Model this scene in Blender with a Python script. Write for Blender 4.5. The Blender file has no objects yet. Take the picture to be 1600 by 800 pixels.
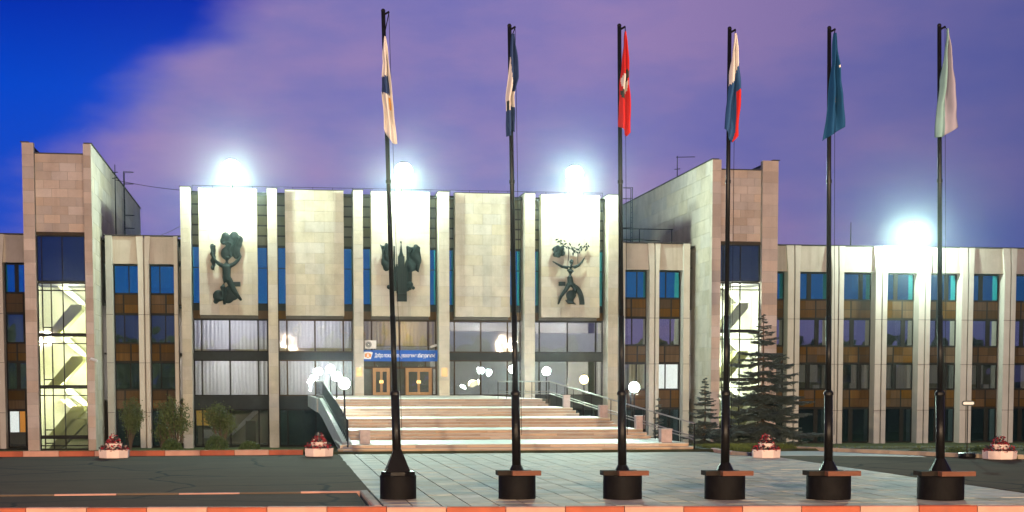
import bpy, bmesh, math, random
from mathutils import Matrix, Vector, noise as mnoise
R = math.radians
rnd = random.Random(7)
sc = bpy.context.scene
COL = sc.collection

# ------------------------------------------------------------------ camera
cam_d = bpy.data.cameras.new('camera')
cam = bpy.data.objects.new('camera', cam_d); COL.objects.link(cam)
cam.location = (0, 0, 2.7)
cam.rotation_euler = (R(90 - 4.0), 0, -math.atan(370 / 2400))
cam_d.sensor_width = 36; cam_d.lens = 36 * 2400 / 1600
cam_d.shift_y = 0.2299
cam_d.clip_end = 6000
sc.camera = cam

# ------------------------------------------------------------------ dusk sky
def build_world():
    w = bpy.data.worlds.new('World'); sc.world = w; w.use_nodes = True
    nt = w.node_tree; N = nt.nodes; L = nt.links; N.clear()
    out = N.new('ShaderNodeOutputWorld'); bg = N.new('ShaderNodeBackground')
    L.new(bg.outputs[0], out.inputs[0]); bg.inputs[1].default_value = 1.0
    tc = N.new('ShaderNodeTexCoord')
    def math_(op, a, b=None, c=None):
        n = N.new('ShaderNodeMath'); n.operation = op
        for i, v in enumerate((a, b, c)):
            if v is None: continue
            if isinstance(v, (int, float)): n.inputs[i].default_value = v
            else: L.new(v, n.inputs[i])
        return n.outputs[0]
    def noise(scale, detail, rough, loc, sc3):
        mp = N.new('ShaderNodeMapping'); L.new(tc.outputs['Generated'], mp.inputs[0])
        mp.inputs['Location'].default_value = loc; mp.inputs['Scale'].default_value = sc3
        n = N.new('ShaderNodeTexNoise'); n.inputs['Scale'].default_value = scale
        n.inputs['Detail'].default_value = detail; n.inputs['Roughness'].default_value = rough
        L.new(mp.outputs[0], n.inputs['Vector']); return n.outputs['Fac']
    def ramp(fac, stops):
        r = N.new('ShaderNodeValToRGB'); L.new(fac, r.inputs[0])
        cr = r.color_ramp
        while len(cr.elements) < len(stops): cr.elements.new(0.5)
        for e, (p, c) in zip(cr.elements, stops): e.position = p; e.color = (*c, 1)
        return r.outputs[0]
    def mix(fac, a, b, mode='MIX'):
        m = N.new('ShaderNodeMix'); m.data_type = 'RGBA'; m.blend_type = mode
        if isinstance(fac, (int, float)): m.inputs[0].default_value = fac
        else: L.new(fac, m.inputs[0])
        for s, v in ((m.inputs[6], a), (m.inputs[7], b)):
            if isinstance(v, tuple): s.default_value = (*v, 1)
            else: L.new(v, s)
        return m.outputs[2]
    sep = N.new('ShaderNodeSeparateXYZ'); L.new(tc.outputs['Generated'], sep.inputs[0])
    X, Y, Z = sep.outputs
    # clear twilight air behind the clouds
    clear = ramp(math_('MAXIMUM', Z, 0.0), [(0.0, (.03, .08, .50)), (.10, (.010, .07, .56)), (.18, (.001, .06, .58)), (.25, (.001, .014, .36)), (.6, (.001, .008, .12))])
    # city-lit cloud sheet, in long drifts
    n1 = noise(2.1, 5, .50, SKY1, (1.0, 1.0, 2.6))
    n2 = noise(6.5, 5, .55, (3.1, 1.7, 8.2), (1.0, 1.0, 2.8))
    # the sheet thins out towards the west (left of the view)
    west = math_('SUBTRACT', math_('MULTIPLY', math_('ADD', X, .035), 2.6), math_('MULTIPLY', math_('SUBTRACT', math_('MAXIMUM', math_('MINIMUM', Z, .30), .13), .185), 5.0))
    dens = math_('ADD', math_('ADD', n1, math_('MULTIPLY', math_('SUBTRACT', n2, .5), .40)), west)
    cov = N.new('ShaderNodeMapRange'); cov.interpolation_type = 'SMOOTHSTEP'
    L.new(dens, cov.inputs[0]); cov.inputs[1].default_value = .34; cov.inputs[2].default_value = .58
    n3 = noise(5.2, 7, .56, (7.7, 2.2, 1.1), (1.0, 1.0, 2.8))
    cloud = ramp(n3, [(.30, (.12, .135, .46)), (.50, (.21, .18, .46)), (.66, (.31, .215, .46))])
    # thicker, darker cloud far to the right
    dark = N.new('ShaderNodeMapRange'); L.new(X, dark.inputs[0]); dark.inputs[1].default_value = .20; dark.inputs[2].default_value = .50
    cloud = mix(math_('MULTIPLY', dark.outputs[0], .78), cloud, (.045, .065, .24))
    col = mix(cov.outputs[0], clear, cloud)
    ns = N.new('ShaderNodeTexSky'); ns.sky_type = 'NISHITA'; ns.sun_disc = False
    ns.sun_elevation = R(-4); ns.sun_rotation = R(200)
    nsm = mix(1.0, ns.outputs[0], (.06, .06, .06), 'MULTIPLY')
    col = mix(1.0, col, nsm, 'ADD')
    L.new(col, bg.inputs[0])
SKY1 = (0.4, 0.25, 0.9)
build_world()
sc.view_settings.view_transform = 'Standard'; sc.view_settings.look = 'None'
sc.view_settings.exposure = 0; sc.view_settings.gamma = 1
sc.render.engine = 'CYCLES'
sc.cycles.use_denoising = True
sc.cycles.max_bounces = 6; sc.cycles.diffuse_bounces = 2; sc.cycles.glossy_bounces = 3
sc.cycles.transparent_max_bounces = 10; sc.cycles.volume_bounces = 0
sc.cycles.sample_clamp_indirect = 4
sc.cycles.caustics_reflective = False; sc.cycles.caustics_refractive = False

# light levels, in one place (the lamps themselves are built further down)
P_FLOOD = 4800; P_BEAM = 26000; P_STAIR = 8500; P_SODIUM = 185000; P_WELL = 800
HAZE = .00027
C_FLOOD = (.78, 1.0, .86); C_STAIR = (.86, 1.0, .94); C_WARM = (1.0, .82, .42); C_SODIUM = (1.0, .70, .44)

# ------------------------------------------------------------------ materials
MATS = {}
def mat(name, base, rough=.8, var=.0, nscale=1.0, bump=0., bscale=8., rand=0., metal=0., spec=.3, stain=0., stain_col=(.1, .09, .07), emit=None, estr=0., stretch=(1, 1, 1), trans=0., streak=0.):
    m = bpy.data.materials.new(name); m.use_nodes = True
    nt = m.node_tree; N = nt.nodes; L = nt.links
    b = N['Principled BSDF']
    b.inputs['Roughness'].default_value = rough; b.inputs['Metallic'].default_value = metal
    b.inputs['Specular IOR Level'].default_value = spec
    geo = N.new('ShaderNodeNewGeometry')
    mp = N.new('ShaderNodeMapping'); L.new(geo.outputs['Position'], mp.inputs[0]); mp.inputs['Scale'].default_value = stretch
    pos = mp.outputs[0]
    rgb = N.new('ShaderNodeRGB'); rgb.outputs[0].default_value = (*base, 1)
    col = rgb.outputs[0]
    def noise(scale, detail=4):
        n = N.new('ShaderNodeTexNoise'); n.inputs['Scale'].default_value = scale; n.inputs['Detail'].default_value = detail
        n.inputs['Roughness'].default_value = .6
        L.new(pos, n.inputs['Vector']); return n.outputs['Fac']
    def hsv(col, valsock):
        h = N.new('ShaderNodeHueSaturation'); L.new(col, h.inputs['Color']); L.new(valsock, h.inputs['Value']); return h
    def mr(s, a, b_, lo=0., hi=1.):
        n = N.new('ShaderNodeMapRange'); L.new(s, n.inputs[0]); n.inputs[1].default_value = lo; n.inputs[2].default_value = hi
        n.inputs[3].default_value = a; n.inputs[4].default_value = b_; return n.outputs[0]
    if var:
        col = hsv(col, mr(noise(nscale, 6), 1 - var, 1 + var, .25, .75)).outputs[0]
    if rand:
        oi = N.new('ShaderNodeObjectInfo')
        h = hsv(col, mr(oi.outputs['Random'], 1 - rand, 1 + rand * .6))
        wn = N.new('ShaderNodeTexWhiteNoise'); wn.noise_dimensions = '1D'; L.new(oi.outputs['Random'], wn.inputs['W'])
        L.new(mr(wn.outputs['Value'], .75, 1.25), h.inputs['Saturation'])
        col = h.outputs[0]
    if stain:
        mx = N.new('ShaderNodeMix'); mx.data_type = 'RGBA'
        L.new(mr(noise(nscale * .55, 7), 0, stain, .52, .72), mx.inputs[0])
        L.new(col, mx.inputs[6]); mx.inputs[7].default_value = (*stain_col, 1); col = mx.outputs[2]
    if streak:   # rain runs down the stone
        mp2 = N.new('ShaderNodeMapping'); L.new(geo.outputs['Position'], mp2.inputs[0]); mp2.inputs['Scale'].default_value = (2.4, 2.4, .13)
        n = N.new('ShaderNodeTexNoise'); n.inputs['Scale'].default_value = 1.0; n.inputs['Detail'].default_value = 6; n.inputs['Roughness'].default_value = .7
        L.new(mp2.outputs[0], n.inputs['Vector'])
        mx = N.new('ShaderNodeMix'); mx.data_type = 'RGBA'; L.new(mr(n.outputs['Fac'], 0, streak, .52, .75), mx.inputs[0])
        L.new(col, mx.inputs[6]); mx.inputs[7].default_value = (*stain_col, 1); col = mx.outputs[2]
    L.new(col, b.inputs['Base Color'])
    if bump:
        bp = N.new('ShaderNodeBump'); bp.inputs['Strength'].default_value = bump; bp.inputs['Distance'].default_value = .02
        L.new(noise(bscale, 5), bp.inputs['Height']); L.new(bp.outputs[0], b.inputs['Normal'])
    if emit:
        b.inputs['Emission Color'].default_value = (*emit, 1); b.inputs['Emission Strength'].default_value = estr
    if trans:
        o = N['Material Output']; tr = N.new('ShaderNodeBsdfTranslucent'); L.new(col, tr.inputs[0])
        ms = N.new('ShaderNodeMixShader'); ms.inputs[0].default_value = trans
        L.new(b.outputs[0], ms.inputs[1]); L.new(tr.outputs[0], ms.inputs[2]); L.new(ms.outputs[0], o.inputs[0])
    MATS[name] = m
    return m
def asphalt_mat(name, base, patch):
    # worn asphalt: aggregate speckle, big repair patches, crack lines, oily smears
    m = mat(name, base, .92, .18, .5, .6, 45, spec=.08)
    nt = m.node_tree; N = nt.nodes; L = nt.links; b = N['Principled BSDF']
    geo = N.new('ShaderNodeNewGeometry'); col = b.inputs['Base Color'].links[0].from_socket
    def mixc(fac, c2):
        nonlocal col
        mx = N.new('ShaderNodeMix'); mx.data_type = 'RGBA'; L.new(fac, mx.inputs[0]); L.new(col, mx.inputs[6])
        mx.inputs[7].default_value = (*c2, 1); col = mx.outputs[2]
    def mr(sk, lo, hi, a, c):
        n = N.new('ShaderNodeMapRange'); L.new(sk, n.inputs[0]); n.inputs[1].default_value = lo; n.inputs[2].default_value = hi; n.inputs[3].default_value = a; n.inputs[4].default_value = c; return n.outputs[0]
    warp = N.new('ShaderNodeTexNoise'); warp.inputs['Scale'].default_value = .6; warp.inputs['Detail'].default_value = 4; L.new(geo.outputs['Position'], warp.inputs['Vector'])
    ad = N.new('ShaderNodeMix'); ad.data_type = 'VECTOR'; ad.inputs[0].default_value = .45; L.new(geo.outputs['Position'], ad.inputs[4]); L.new(warp.outputs['Color'], ad.inputs[5])
    vo = N.new('ShaderNodeTexVoronoi'); vo.feature = 'DISTANCE_TO_EDGE'; vo.inputs['Scale'].default_value = .34; L.new(ad.outputs[1], vo.inputs['Vector'])
    vc = N.new('ShaderNodeTexVoronoi'); vc.inputs['Scale'].default_value = .16; L.new(ad.outputs[1], vc.inputs['Vector'])
    sp = N.new('ShaderNodeSeparateColor'); L.new(vc.outputs['Color'], sp.inputs[0])
    mixc(mr(sp.outputs[0], .55, .60, 0, .55), patch)
    n2 = N.new('ShaderNodeTexNoise'); n2.inputs['Scale'].default_value = 55; n2.inputs['Detail'].default_value = 2; L.new(geo.outputs['Position'], n2.inputs['Vector'])
    mixc(mr(n2.outputs['Fac'], .52, .72, 0, .55), tuple(min(1, c * 2.1) for c in base))
    n3 = N.new('ShaderNodeTexNoise'); n3.inputs['Scale'].default_value = .9; n3.inputs['Detail'].default_value = 5
    mp = N.new('ShaderNodeMapping'); mp.inputs['Scale'].default_value = (.25, 1.6, 1); L.new(geo.outputs['Position'], mp.inputs[0]); L.new(mp.outputs[0], n3.inputs['Vector'])
    mixc(mr(n3.outputs['Fac'], .52, .75, 0, .6), patch)
    mixc(mr(vo.outputs['Distance'], .004, .016, .85, 0), (.010, .009, .008))
    L.new(col, b.inputs['Base Color'])
    return m
def glass(name, tint, refl, rtint, rough=.015, bumpy=.0):
    m = bpy.data.materials.new(name); m.use_nodes = True
    nt = m.node_tree; N = nt.nodes; L = nt.links; N.remove(N['Principled BSDF'])
    o = N['Material Output']
    tr = N.new('ShaderNodeBsdfTransparent'); tr.inputs[0].default_value = (*tint, 1)
    gl = N.new('ShaderNodeBsdfGlossy'); gl.inputs['Color'].default_value = (*rtint, 1); gl.inputs['Roughness'].default_value = rough
    fr = N.new('ShaderNodeFresnel'); fr.inputs[0].default_value = 1.5
    ad = N.new('ShaderNodeMath'); ad.operation = 'ADD'; ad.use_clamp = True
    L.new(fr.outputs[0], ad.inputs[0]); ad.inputs[1].default_value = refl
    ms = N.new('ShaderNodeMixShader'); L.new(ad.outputs[0], ms.inputs[0]); L.new(tr.outputs[0], ms.inputs[1]); L.new(gl.outputs[0], ms.inputs[2])
    # old float glass: every pane is slightly out of true
    geo = N.new('ShaderNodeNewGeometry'); n = N.new('ShaderNodeTexNoise'); n.inputs['Scale'].default_value = .55; n.inputs['Detail'].default_value = 1
    L.new(geo.outputs['Position'], n.inputs['Vector'])
    bp = N.new('ShaderNodeBump'); bp.inputs['Strength'].default_value = .25; bp.inputs['Distance'].default_value = .05
    L.new(n.outputs['Fac'], bp.inputs['Height']); L.new(bp.outputs[0], gl.inputs['Normal'])
    L.new(ms.outputs[0], o.inputs[0]); MATS[name] = m; return m

M_stone = mat('limestone', (.46, .42, .325), .75, .15, 1.1, .25, 5, rand=.10, stain=.45, stain_col=(.27, .235, .17), streak=.38)
M_tower = mat('limestone_sodium_lit', (.57, .47, .385), .75, .12, .8, .25, 5, rand=.20, stain=.30, stain_col=(.30, .19, .12), streak=.25)  # warm sodium light on the tower fronts put into the stone colour
M_core = mat('wall_core', (.30, .28, .24), .9, .1, 1)
M_fin = mat('precast_concrete', (.56, .54, .46), .8, .10, .7, .25, 6, stain=.2, stain_col=(.30, .27, .18), streak=.3)
M_parapet = mat('precast_parapet', (.47, .43, .36), .85, .14, .6, .3, 5, stain=.4, stain_col=(.24, .19, .12), streak=.5)
M_frame = mat('dark_bronze_frame', (.022, .020, .017), .8, spec=.08)
M_frame_br = mat('brown_frame', (.06, .04, .022), .8, .1, 2, spec=.1)
M_spand = mat('ribbed_amber_spandrel', (.105, .060, .020), .75, .25, 1.3, .5, 14, rand=.35, spec=.1, stretch=(6, 1, .3))
M_slat = mat('grey_green_strip_panel', (.11, .11, .068), .8, .15, 1.2, rand=.25, spec=.1)
M_band = mat('dark_band_panel', (.034, .038, .035), .75, .2, 2, spec=.1)
M_glass_t = glass('tinted_glass', (.36, .50, .54), .46, (.06, .66, .86))
M_glass_m = glass('grey_mirror_glass', (.50, .52, .55), .38, (.90, .95, .92))
M_glass_d = glass('dark_glass', (.30, .33, .36), .10, (.5, .8, .95))
M_glass_c = glass('clear_glass', (.80, .84, .84), .07, (.9, .95, 1.0))
M_curtain = mat('sheer_curtain', (.74, .72, .74), .9, .12, 2.0, stretch=(4, 1, .2), trans=.4)
M_curtain_y = mat('cream_curtain', (.62, .52, .34), .9, .12, 2.0, stretch=(4, 1, .2), trans=.4)
M_blind = mat('white_blind', (.66, .66, .68), .8, .08, 1.0, trans=.45)
M_litblind = mat('lit_white_blind', (.8, .8, .8), .8, emit=(1.0, 1.0, .96), estr=1.3)
M_litorange = mat('lit_orange_curtain', (.6, .25, .05), .8, emit=(1.0, .33, .03), estr=.75)
M_litwarm = mat('lit_warm_curtain', (.6, .4, .1), .8, emit=(1.0, .55, .08), estr=.22)
M_room = mat('room_wall', (.10, .095, .085), .9, .2, .8)
M_wellwall = mat('stairwell_wall', (.68, .67, .50), .8, .06, 1)
M_wellwall2 = mat('stairwell_wall_white', (.70, .70, .56), .8, .06, 1)
M_flight = mat('stairwell_flight', (.30, .30, .14), .8, .08, 1)
M_roof = mat('roof_felt', (.05, .05, .05), .9)
M_flash = mat('roof_flashing', (.04, .04, .045), .5)
M_door = mat('oak_door', (.36, .20, .075), .45, .2, 3, stretch=(6, 6, .6))
M_brass = mat('brass', (.75, .55, .22), .35, metal=.7)
M_white = mat('white_enamel', (.75, .75, .72), .5, .05, 3)
M_blue = mat('banner_blue', (.012, .11, .48), .6, .08, .7)
M_bannertext = mat('banner_white', (.85, .87, .9), .6)
M_orange = mat('banner_emblem_orange', (.75, .30, .10), .6)
M_bronze = mat('bronze', (.007, .014, .012), .55, .35, 2.5, .4, 9, spec=.15)
M_asphalt = asphalt_mat('asphalt', (.092, .068, .034), (.060, .046, .025))
M_road = asphalt_mat('old_asphalt_lane', (.075, .046, .026), (.045, .030, .019))
M_paver = mat('concrete_paver', (.44, .395, .295), .65, .24, 1.4, .3, 30, rand=.34, spec=.2, stain=.4, stain_col=(.20, .185, .14))
M_bed = mat('paving_bed', (.085, .075, .06), .9, .2, 3)
M_step = mat('granite_riser', (.44, .335, .245), .6, .22, 1.4, .25, 20, rand=.24, stretch=(1.2, 1, 5))
M_tread = mat('granite_tread', (.42, .385, .31), .5, .12, 1.2, .2, 20, rand=.10, spec=.4)
M_conc = mat('cast_concrete', (.42, .43, .37), .8, .15, 1.2, .35, 9)
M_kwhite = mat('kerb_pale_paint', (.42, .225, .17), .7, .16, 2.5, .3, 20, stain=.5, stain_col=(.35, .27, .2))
M_kred = mat('kerb_red_paint', (.32, .075, .035), .7, .2, 2.0, .3, 20, stain=.3, stain_col=(.16, .07, .045))
M_kgrey = mat('kerb_concrete', (.36, .29, .21), .8, .2, 2, .3, 20)
M_black = mat('black_gloss_paint', (.005, .004, .004), .33, .3, 3, .25, 9, spec=.12)
M_tar = mat('tarred_drum', (.005, .004, .004), .6, .4, 5, .5, 7, spec=.06)
M_steel = mat('brushed_rail', (.42, .42, .38), .35, metal=.7)
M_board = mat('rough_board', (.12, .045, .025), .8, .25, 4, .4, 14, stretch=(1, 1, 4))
M_boardd = mat('dark_board', (.018, .013, .010), .8, .3, 4, .4, 14, spec=.1)  # near-black board, much darker than the other boards
M_kdark = mat('kerb_bare_dark', (.10, .07, .045), .85, .2, 2, .3, 20)
M_pot = mat('pink_white_planter', (.70, .56, .50), .75, .1, 4, .3, 25)
M_bin = mat('granite_pedestal', (.40, .33, .31), .7, .2, 6, .2, 30, rand=.1)
M_soil = mat('soil', (.03, .022, .015), .95)
M_grass = mat('grass_blades', (.10, .13, .025), .7, .3, .8, trans=.2)
M_lawn = mat('lawn_soil', (.055, .065, .02), .95, .35, .7)
M_ground = mat('ground_earth', (.05, .05, .04), .95, .2, .1)
M_leaf = mat('shrub_leaf', (.085, .12, .04), .6, .35, 1.6, trans=.25)
M_leaf2 = mat('box_leaf', (.06, .10, .03), .6, .3, 3, trans=.2)
M_needle = mat('spruce_needle', (.080, .105, .095), .65, .35, 1.5)
M_bark = mat('bark', (.09, .065, .045), .9, .3, 4)
M_flr = mat('red_petals', (.40, .02, .035), .6, .4, 9, trans=.2)
M_flw = mat('pale_petals', (.70, .55, .45), .6, .2, 9, trans=.2)
M_fll = mat('dark_foliage', (.035, .03, .03), .6, .4, 9)
M_fw = mat('flag_white', (.74, .70, .66), .8, .05, 3, trans=.25)
M_fn = mat('flag_navy', (.02, .045, .14), .8, trans=.15)
M_fr = mat('flag_red', (.62, .018, .014), .8, .06, 3, trans=.25)
M_fb = mat('flag_blue', (.02, .075, .20), .8, trans=.2)
M_ft = mat('flag_teal', (.004, .062, .17), .8, .1, 3, trans=.2)
M_fo = mat('flag_orange', (.70, .36, .06), .8, trans=.2)
M_fa = mat('flag_aqua', (.24, .42, .42), .8, .1, 3, trans=.3)
M_fp = mat('flag_rose', (.33, .31, .40), .8, .1, 3, trans=.3)
M_fg = mat('flag_dark', (.03, .04, .03), .8)
M_lampglass = mat('lamp_lit_greenwhite', (.8, .8, .8), .5, emit=(.86, 1.0, .93), estr=60)
M_lampwarm = mat('lamp_lit_warm', (.8, .8, .8), .5, emit=(1.0, .80, .36), estr=4)
M_lampsod = mat('lamp_lit_sodium', (.8, .8, .8), .5, emit=(1.0, .50, .20), estr=90)
M_signdark = mat('sign_dark', (.03, .045, .045), .5)

# ------------------------------------------------------------------ helpers
WM = {}
def link(name, data, M=None, parent=None):
    o = bpy.data.objects.new(name, data); COL.objects.link(o)
    M = M or Matrix.Identity(4)
    o.matrix_basis = M; WM[o.name] = M
    if parent is not None:
        o.parent = parent; o.matrix_parent_inverse = WM[parent.name].inverted()
    return o
def tag(o, label=None, cat=None, group=None, kind=None):
    if label: o['label'] = label
    if cat: o['category'] = cat
    if group: o['group'] = group
    if kind: o['kind'] = kind
    return o
def thing(name, loc, label, cat, group=None):
    return tag(link(name, None, Matrix.Translation(loc)), label, cat, group)
_cubes = {}
def cube(name, m, x0, x1, y0, y1, z0, z1, parent=None, rotz=0.):
    """a block given by its world extents; alike blocks share one mesh"""
    if m.name not in _cubes:
        me = bpy.data.meshes.new('block_' + m.name)
        v = [(x, y, z) for x in (-.5, .5) for y in (-.5, .5) for z in (-.5, .5)]
        f = [(0, 1, 3, 2), (4, 6, 7, 5), (0, 4, 5, 1), (2, 3, 7, 6), (0, 2, 6, 4), (1, 5, 7, 3)]
        me.from_pydata(v, [], f); me.materials.append(m); _cubes[m.name] = me
    M = Matrix.Translation(((x0 + x1) / 2, (y0 + y1) / 2, (z0 + z1) / 2)) @ Matrix.Rotation(rotz, 4, 'Z') @ Matrix.Diagonal((x1 - x0, y1 - y0, z1 - z0, 1))
    return link(name, _cubes[m.name], M, parent)
class MB:
    """collects shapes for ONE mesh object"""
    def __init__(s): s.v = []; s.f = []; s.mi = []; s.mats = []; s.sm = False
    def _m(s, m):
        if m not in s.mats: s.mats.append(m)
        return s.mats.index(m)
    def add(s, v, f, m):
        o = len(s.v); s.v += [tuple(p) for p in v]; k = s._m(m)
        for q in f: s.f.append(tuple(i + o for i in q)); s.mi.append(k)
        return s
    def box(s, m, x0, x1, y0, y1, z0, z1):
        v = [(x, y, z) for x in (x0, x1) for y in (y0, y1) for z in (z0, z1)]
        return s.add(v, [(0, 1, 3, 2), (4, 6, 7, 5), (0, 4, 5, 1), (2, 3, 7, 6), (0, 2, 6, 4), (1, 5, 7, 3)], m)
    def tube(s, m, pts, rad, n=8, caps=True):
        pts = [Vector(p) for p in pts]
        if isinstance(rad, (int, float)): rad = [rad] * len(pts)
        v = []; f = []
        for i, p in enumerate(pts):
            d = (pts[min(i + 1, len(pts) - 1)] - pts[max(i - 1, 0)]).normalized()
            a = d.cross(Vector((0, 0, 1)))
            if a.length < .05: a = d.cross(Vector((1, 0, 0)))
            a.normalize(); b = d.cross(a)
            for k in range(n):
                t = 2 * math.pi * k / n; v.append(p + (a * math.cos(t) + b * math.sin(t)) * rad[i])
        for i in range(len(pts) - 1):
            for k in range(n):
                f.append((i * n + k, i * n + (k + 1) % n, (i + 1) * n + (k + 1) % n, (i + 1) * n + k))
        if caps: f.append(tuple(range(n))[::-1]); f.append(tuple((len(pts) - 1) * n + k for k in range(n)))
        return s.add(v, f, m)
    def lathe(s, m, c, prof, n=20, rot=0.):
        v = []; f = []
        for r, z in prof:
            for k in range(n):
                t = 2 * math.pi * k / n + rot; v.append((c[0] + r * math.cos(t), c[1] + r * math.sin(t), c[2] + z))
        for i in range(len(prof) - 1):
            for k in range(n): f.append((i * n + k, i * n + (k + 1) % n, (i + 1) * n + (k + 1) % n, (i + 1) * n + k))
        f.append(tuple(range(n))[::-1]); f.append(tuple((len(prof) - 1) * n + k for k in range(n)))
        return s.add(v, f, m)
    def ball(s, m, c, r, n=10, sq=(1, 1, 1)):
        prof = [(r * math.sin(math.pi * i / n), -r * math.cos(math.pi * i / n)) for i in range(n + 1)]
        prof[0] = (r * .02, -r); prof[-1] = (r * .02, r)
        o = len(s.v); s.lathe(m, c, prof, n + 2)
        for i in range(o, len(s.v)):
            p = s.v[i]; s.v[i] = tuple(c[k] + (p[k] - c[k]) * sq[k] for k in range(3))
        return s
    def prism(s, m, poly, y0, y1):
        """an outline in X,Z given thickness along Y"""
        n = len(poly)
        v = [(x, y0, z) for x, z in poly] + [(x, y1, z) for x, z in poly]
        f = [tuple(range(n)), tuple(range(n, 2 * n))[::-1]] + [(i, (i + 1) % n, n + (i + 1) % n, n + i) for i in range(n)]
        return s.add(v, f, m)
    def slab(s, m, poly, z0, z1):
        n = len(poly)
        v = [(x, y, z0) for x, y in poly] + [(x, y, z1) for x, y in poly]
        f = [tuple(range(n))[::-1], tuple(range(n, 2 * n))] + [(i, (i + 1) % n, n + (i + 1) % n, n + i) for i in range(n)]
        return s.add(v, f, m)
    def mesh(s, name, smooth=False):
        me = bpy.data.meshes.new(name); me.from_pydata(s.v, [], s.f)
        for m in s.mats: me.materials.append(m)
        me.polygons.foreach_set('material_index', s.mi)
        bm = bmesh.new(); bm.from_mesh(me); bmesh.ops.recalc_face_normals(bm, faces=bm.faces); bm.to_mesh(me); bm.free()
        if smooth: me.polygons.foreach_set('use_smooth', [True] * len(me.polygons))
        return me
    def build(s, name, parent=None, smooth=False, loc=None):
        return link(name, s.mesh(name, smooth), Matrix.Translation(loc) if loc else None, parent)
def point_light(name, loc, power, col, radius=.15, parent=None):
    d = bpy.data.lights.new(name, 'POINT'); d.energy = power; d.color = col; d.shadow_soft_size = radius
    return link(name, d, Matrix.Translation(loc), parent)

def clad(parent, m, axis, x0, x1, z0, z1, y, w, h, t=.035, j=.014, stagger=True, out=-1, rng=rnd):
    """stone slabs on an upright face; axis 'x': face in the XZ plane at depth y, 'y': face in the YZ plane at x = y"""
    nr = max(1, round((z1 - z0) / h)); hh = (z1 - z0) / nr
    nc = max(1, round((x1 - x0) / w)); ww = (x1 - x0) / nc
    for r in range(nr):
        edges = [x0 + ww * c for c in range(nc + 1)]
        if stagger and r % 2 and nc > 1:
            edges = [x0] + [x0 + ww * (c + .5) for c in range(nc)] + [x1]
        for a, b in zip(edges[:-1], edges[1:]):
            tt = t + rng.uniform(-.006, .006)
            za, zb = z0 + hh * r + j / 2, z0 + hh * (r + 1) - j / 2
            if axis == 'x':
                ya, yb = (y - tt, y) if out < 0 else (y, y + tt)
                cube('cladding_slab', m, a + j / 2, b - j / 2, ya, yb, za, zb, parent)
            else:
                xa, xb = (y - tt, y) if out < 0 else (y, y + tt)
                cube('cladding_slab', m, xa, xb, a + j / 2, b - j / 2, za, zb, parent)

def window(parent, x0, x1, z0, z1, y, xs=(), zs=(), gl=None, fm=None, t=.055, d=.10, name='window'):
    """frame with mullions and transoms; each pane is its own sub-part"""
    fm = fm or M_frame; gl = gl or M_glass_t
    ex = [x0] + list(xs) + [x1]; ez = [z0] + list(zs) + [z1]
    mb = MB()
    for i, x in enumerate(ex):
        a, b = (x, x + t) if i == 0 else ((x - t, x) if i == len(ex) - 1 else (x - t / 2, x + t / 2))
        mb.box(fm, a, b, y - d / 2, y + d / 2, z0, z1)
    for i, z in enumerate(ez):
        a, b = (z, z + t) if i == 0 else ((z - t, z) if i == len(ez) - 1 else (z - t / 2, z + t / 2))
        for xa, xb in zip(ex[:-1], ex[1:]):
            mb.box(fm, xa + t * .5, xb - t * .5, y - d / 2 + .004, y + d / 2 - .004, a, b)
    w = mb.build(name, parent)
    for xa, xb in zip(ex[:-1], ex[1:]):
        for za, zb in zip(ez[:-1], ez[1:]):
            cube('pane', gl, xa + t * .3, xb - t * .3, y - .006 + rnd.uniform(-.006, .006), y + .006, za + t * .3, zb - t * .3, w)
    return w
def curtain(parent, m, x0, x1, z0, z1, y, fold=.26, amp=.045, name='curtain'):
    n = max(6, int((x1 - x0) / fold * 4)); v = []; f = []
    ph = rnd.uniform(0, 6)
    for i in range(n + 1):
        x = x0 + (x1 - x0) * i / n
        q = amp * math.sin(ph + i * math.pi / 2 + .5 * math.sin(i * .37 + ph)) * (1 + .4 * math.sin(i * .21))
        v += [(x, y + q * .6, z1), (x + q * .2, y + q * 1.3, z0)]
    f = [(2 * i, 2 * i + 1, 2 * i + 3, 2 * i + 2) for i in range(n)]
    return MB().add(v, f, m).build(name, parent, True)

# ------------------------------------------------------------------ ground, roads, paving
def gz(x, y):
    """the lawn falls away from the forecourt kerb towards the building"""
    if y < 59: return -.25
    if y < 59.6: return .13
    if y < 100: return .13 - (y - 59.6) * (1.80 / 40.4)
    return -1.67
def build_ground():
    xs = [-3000, -600, -120] + [-60 + 6 * i for i in range(24)] + [150, 600, 3000]
    ys = [-3000, -600, -100, -30, 20, 30, 45, 58.9, 59.62, 62, 66, 72, 78, 84, 90, 96, 100, 103, 150, 300, 800, 3000]
    v = [(x, y, gz(x, y) - .03) for y in ys for x in xs]; nx = len(xs)
    f = [(j * nx + i, j * nx + i + 1, (j + 1) * nx + i + 1, (j + 1) * nx + i) for j in range(len(ys) - 1) for i in range(nx - 1)]
    tag(MB().add(v, f, M_lawn).build('ground'), kind='structure')
build_ground()
def struct(name, mb, parent=None):
    return tag(mb.build(name, parent), kind='structure')
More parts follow.
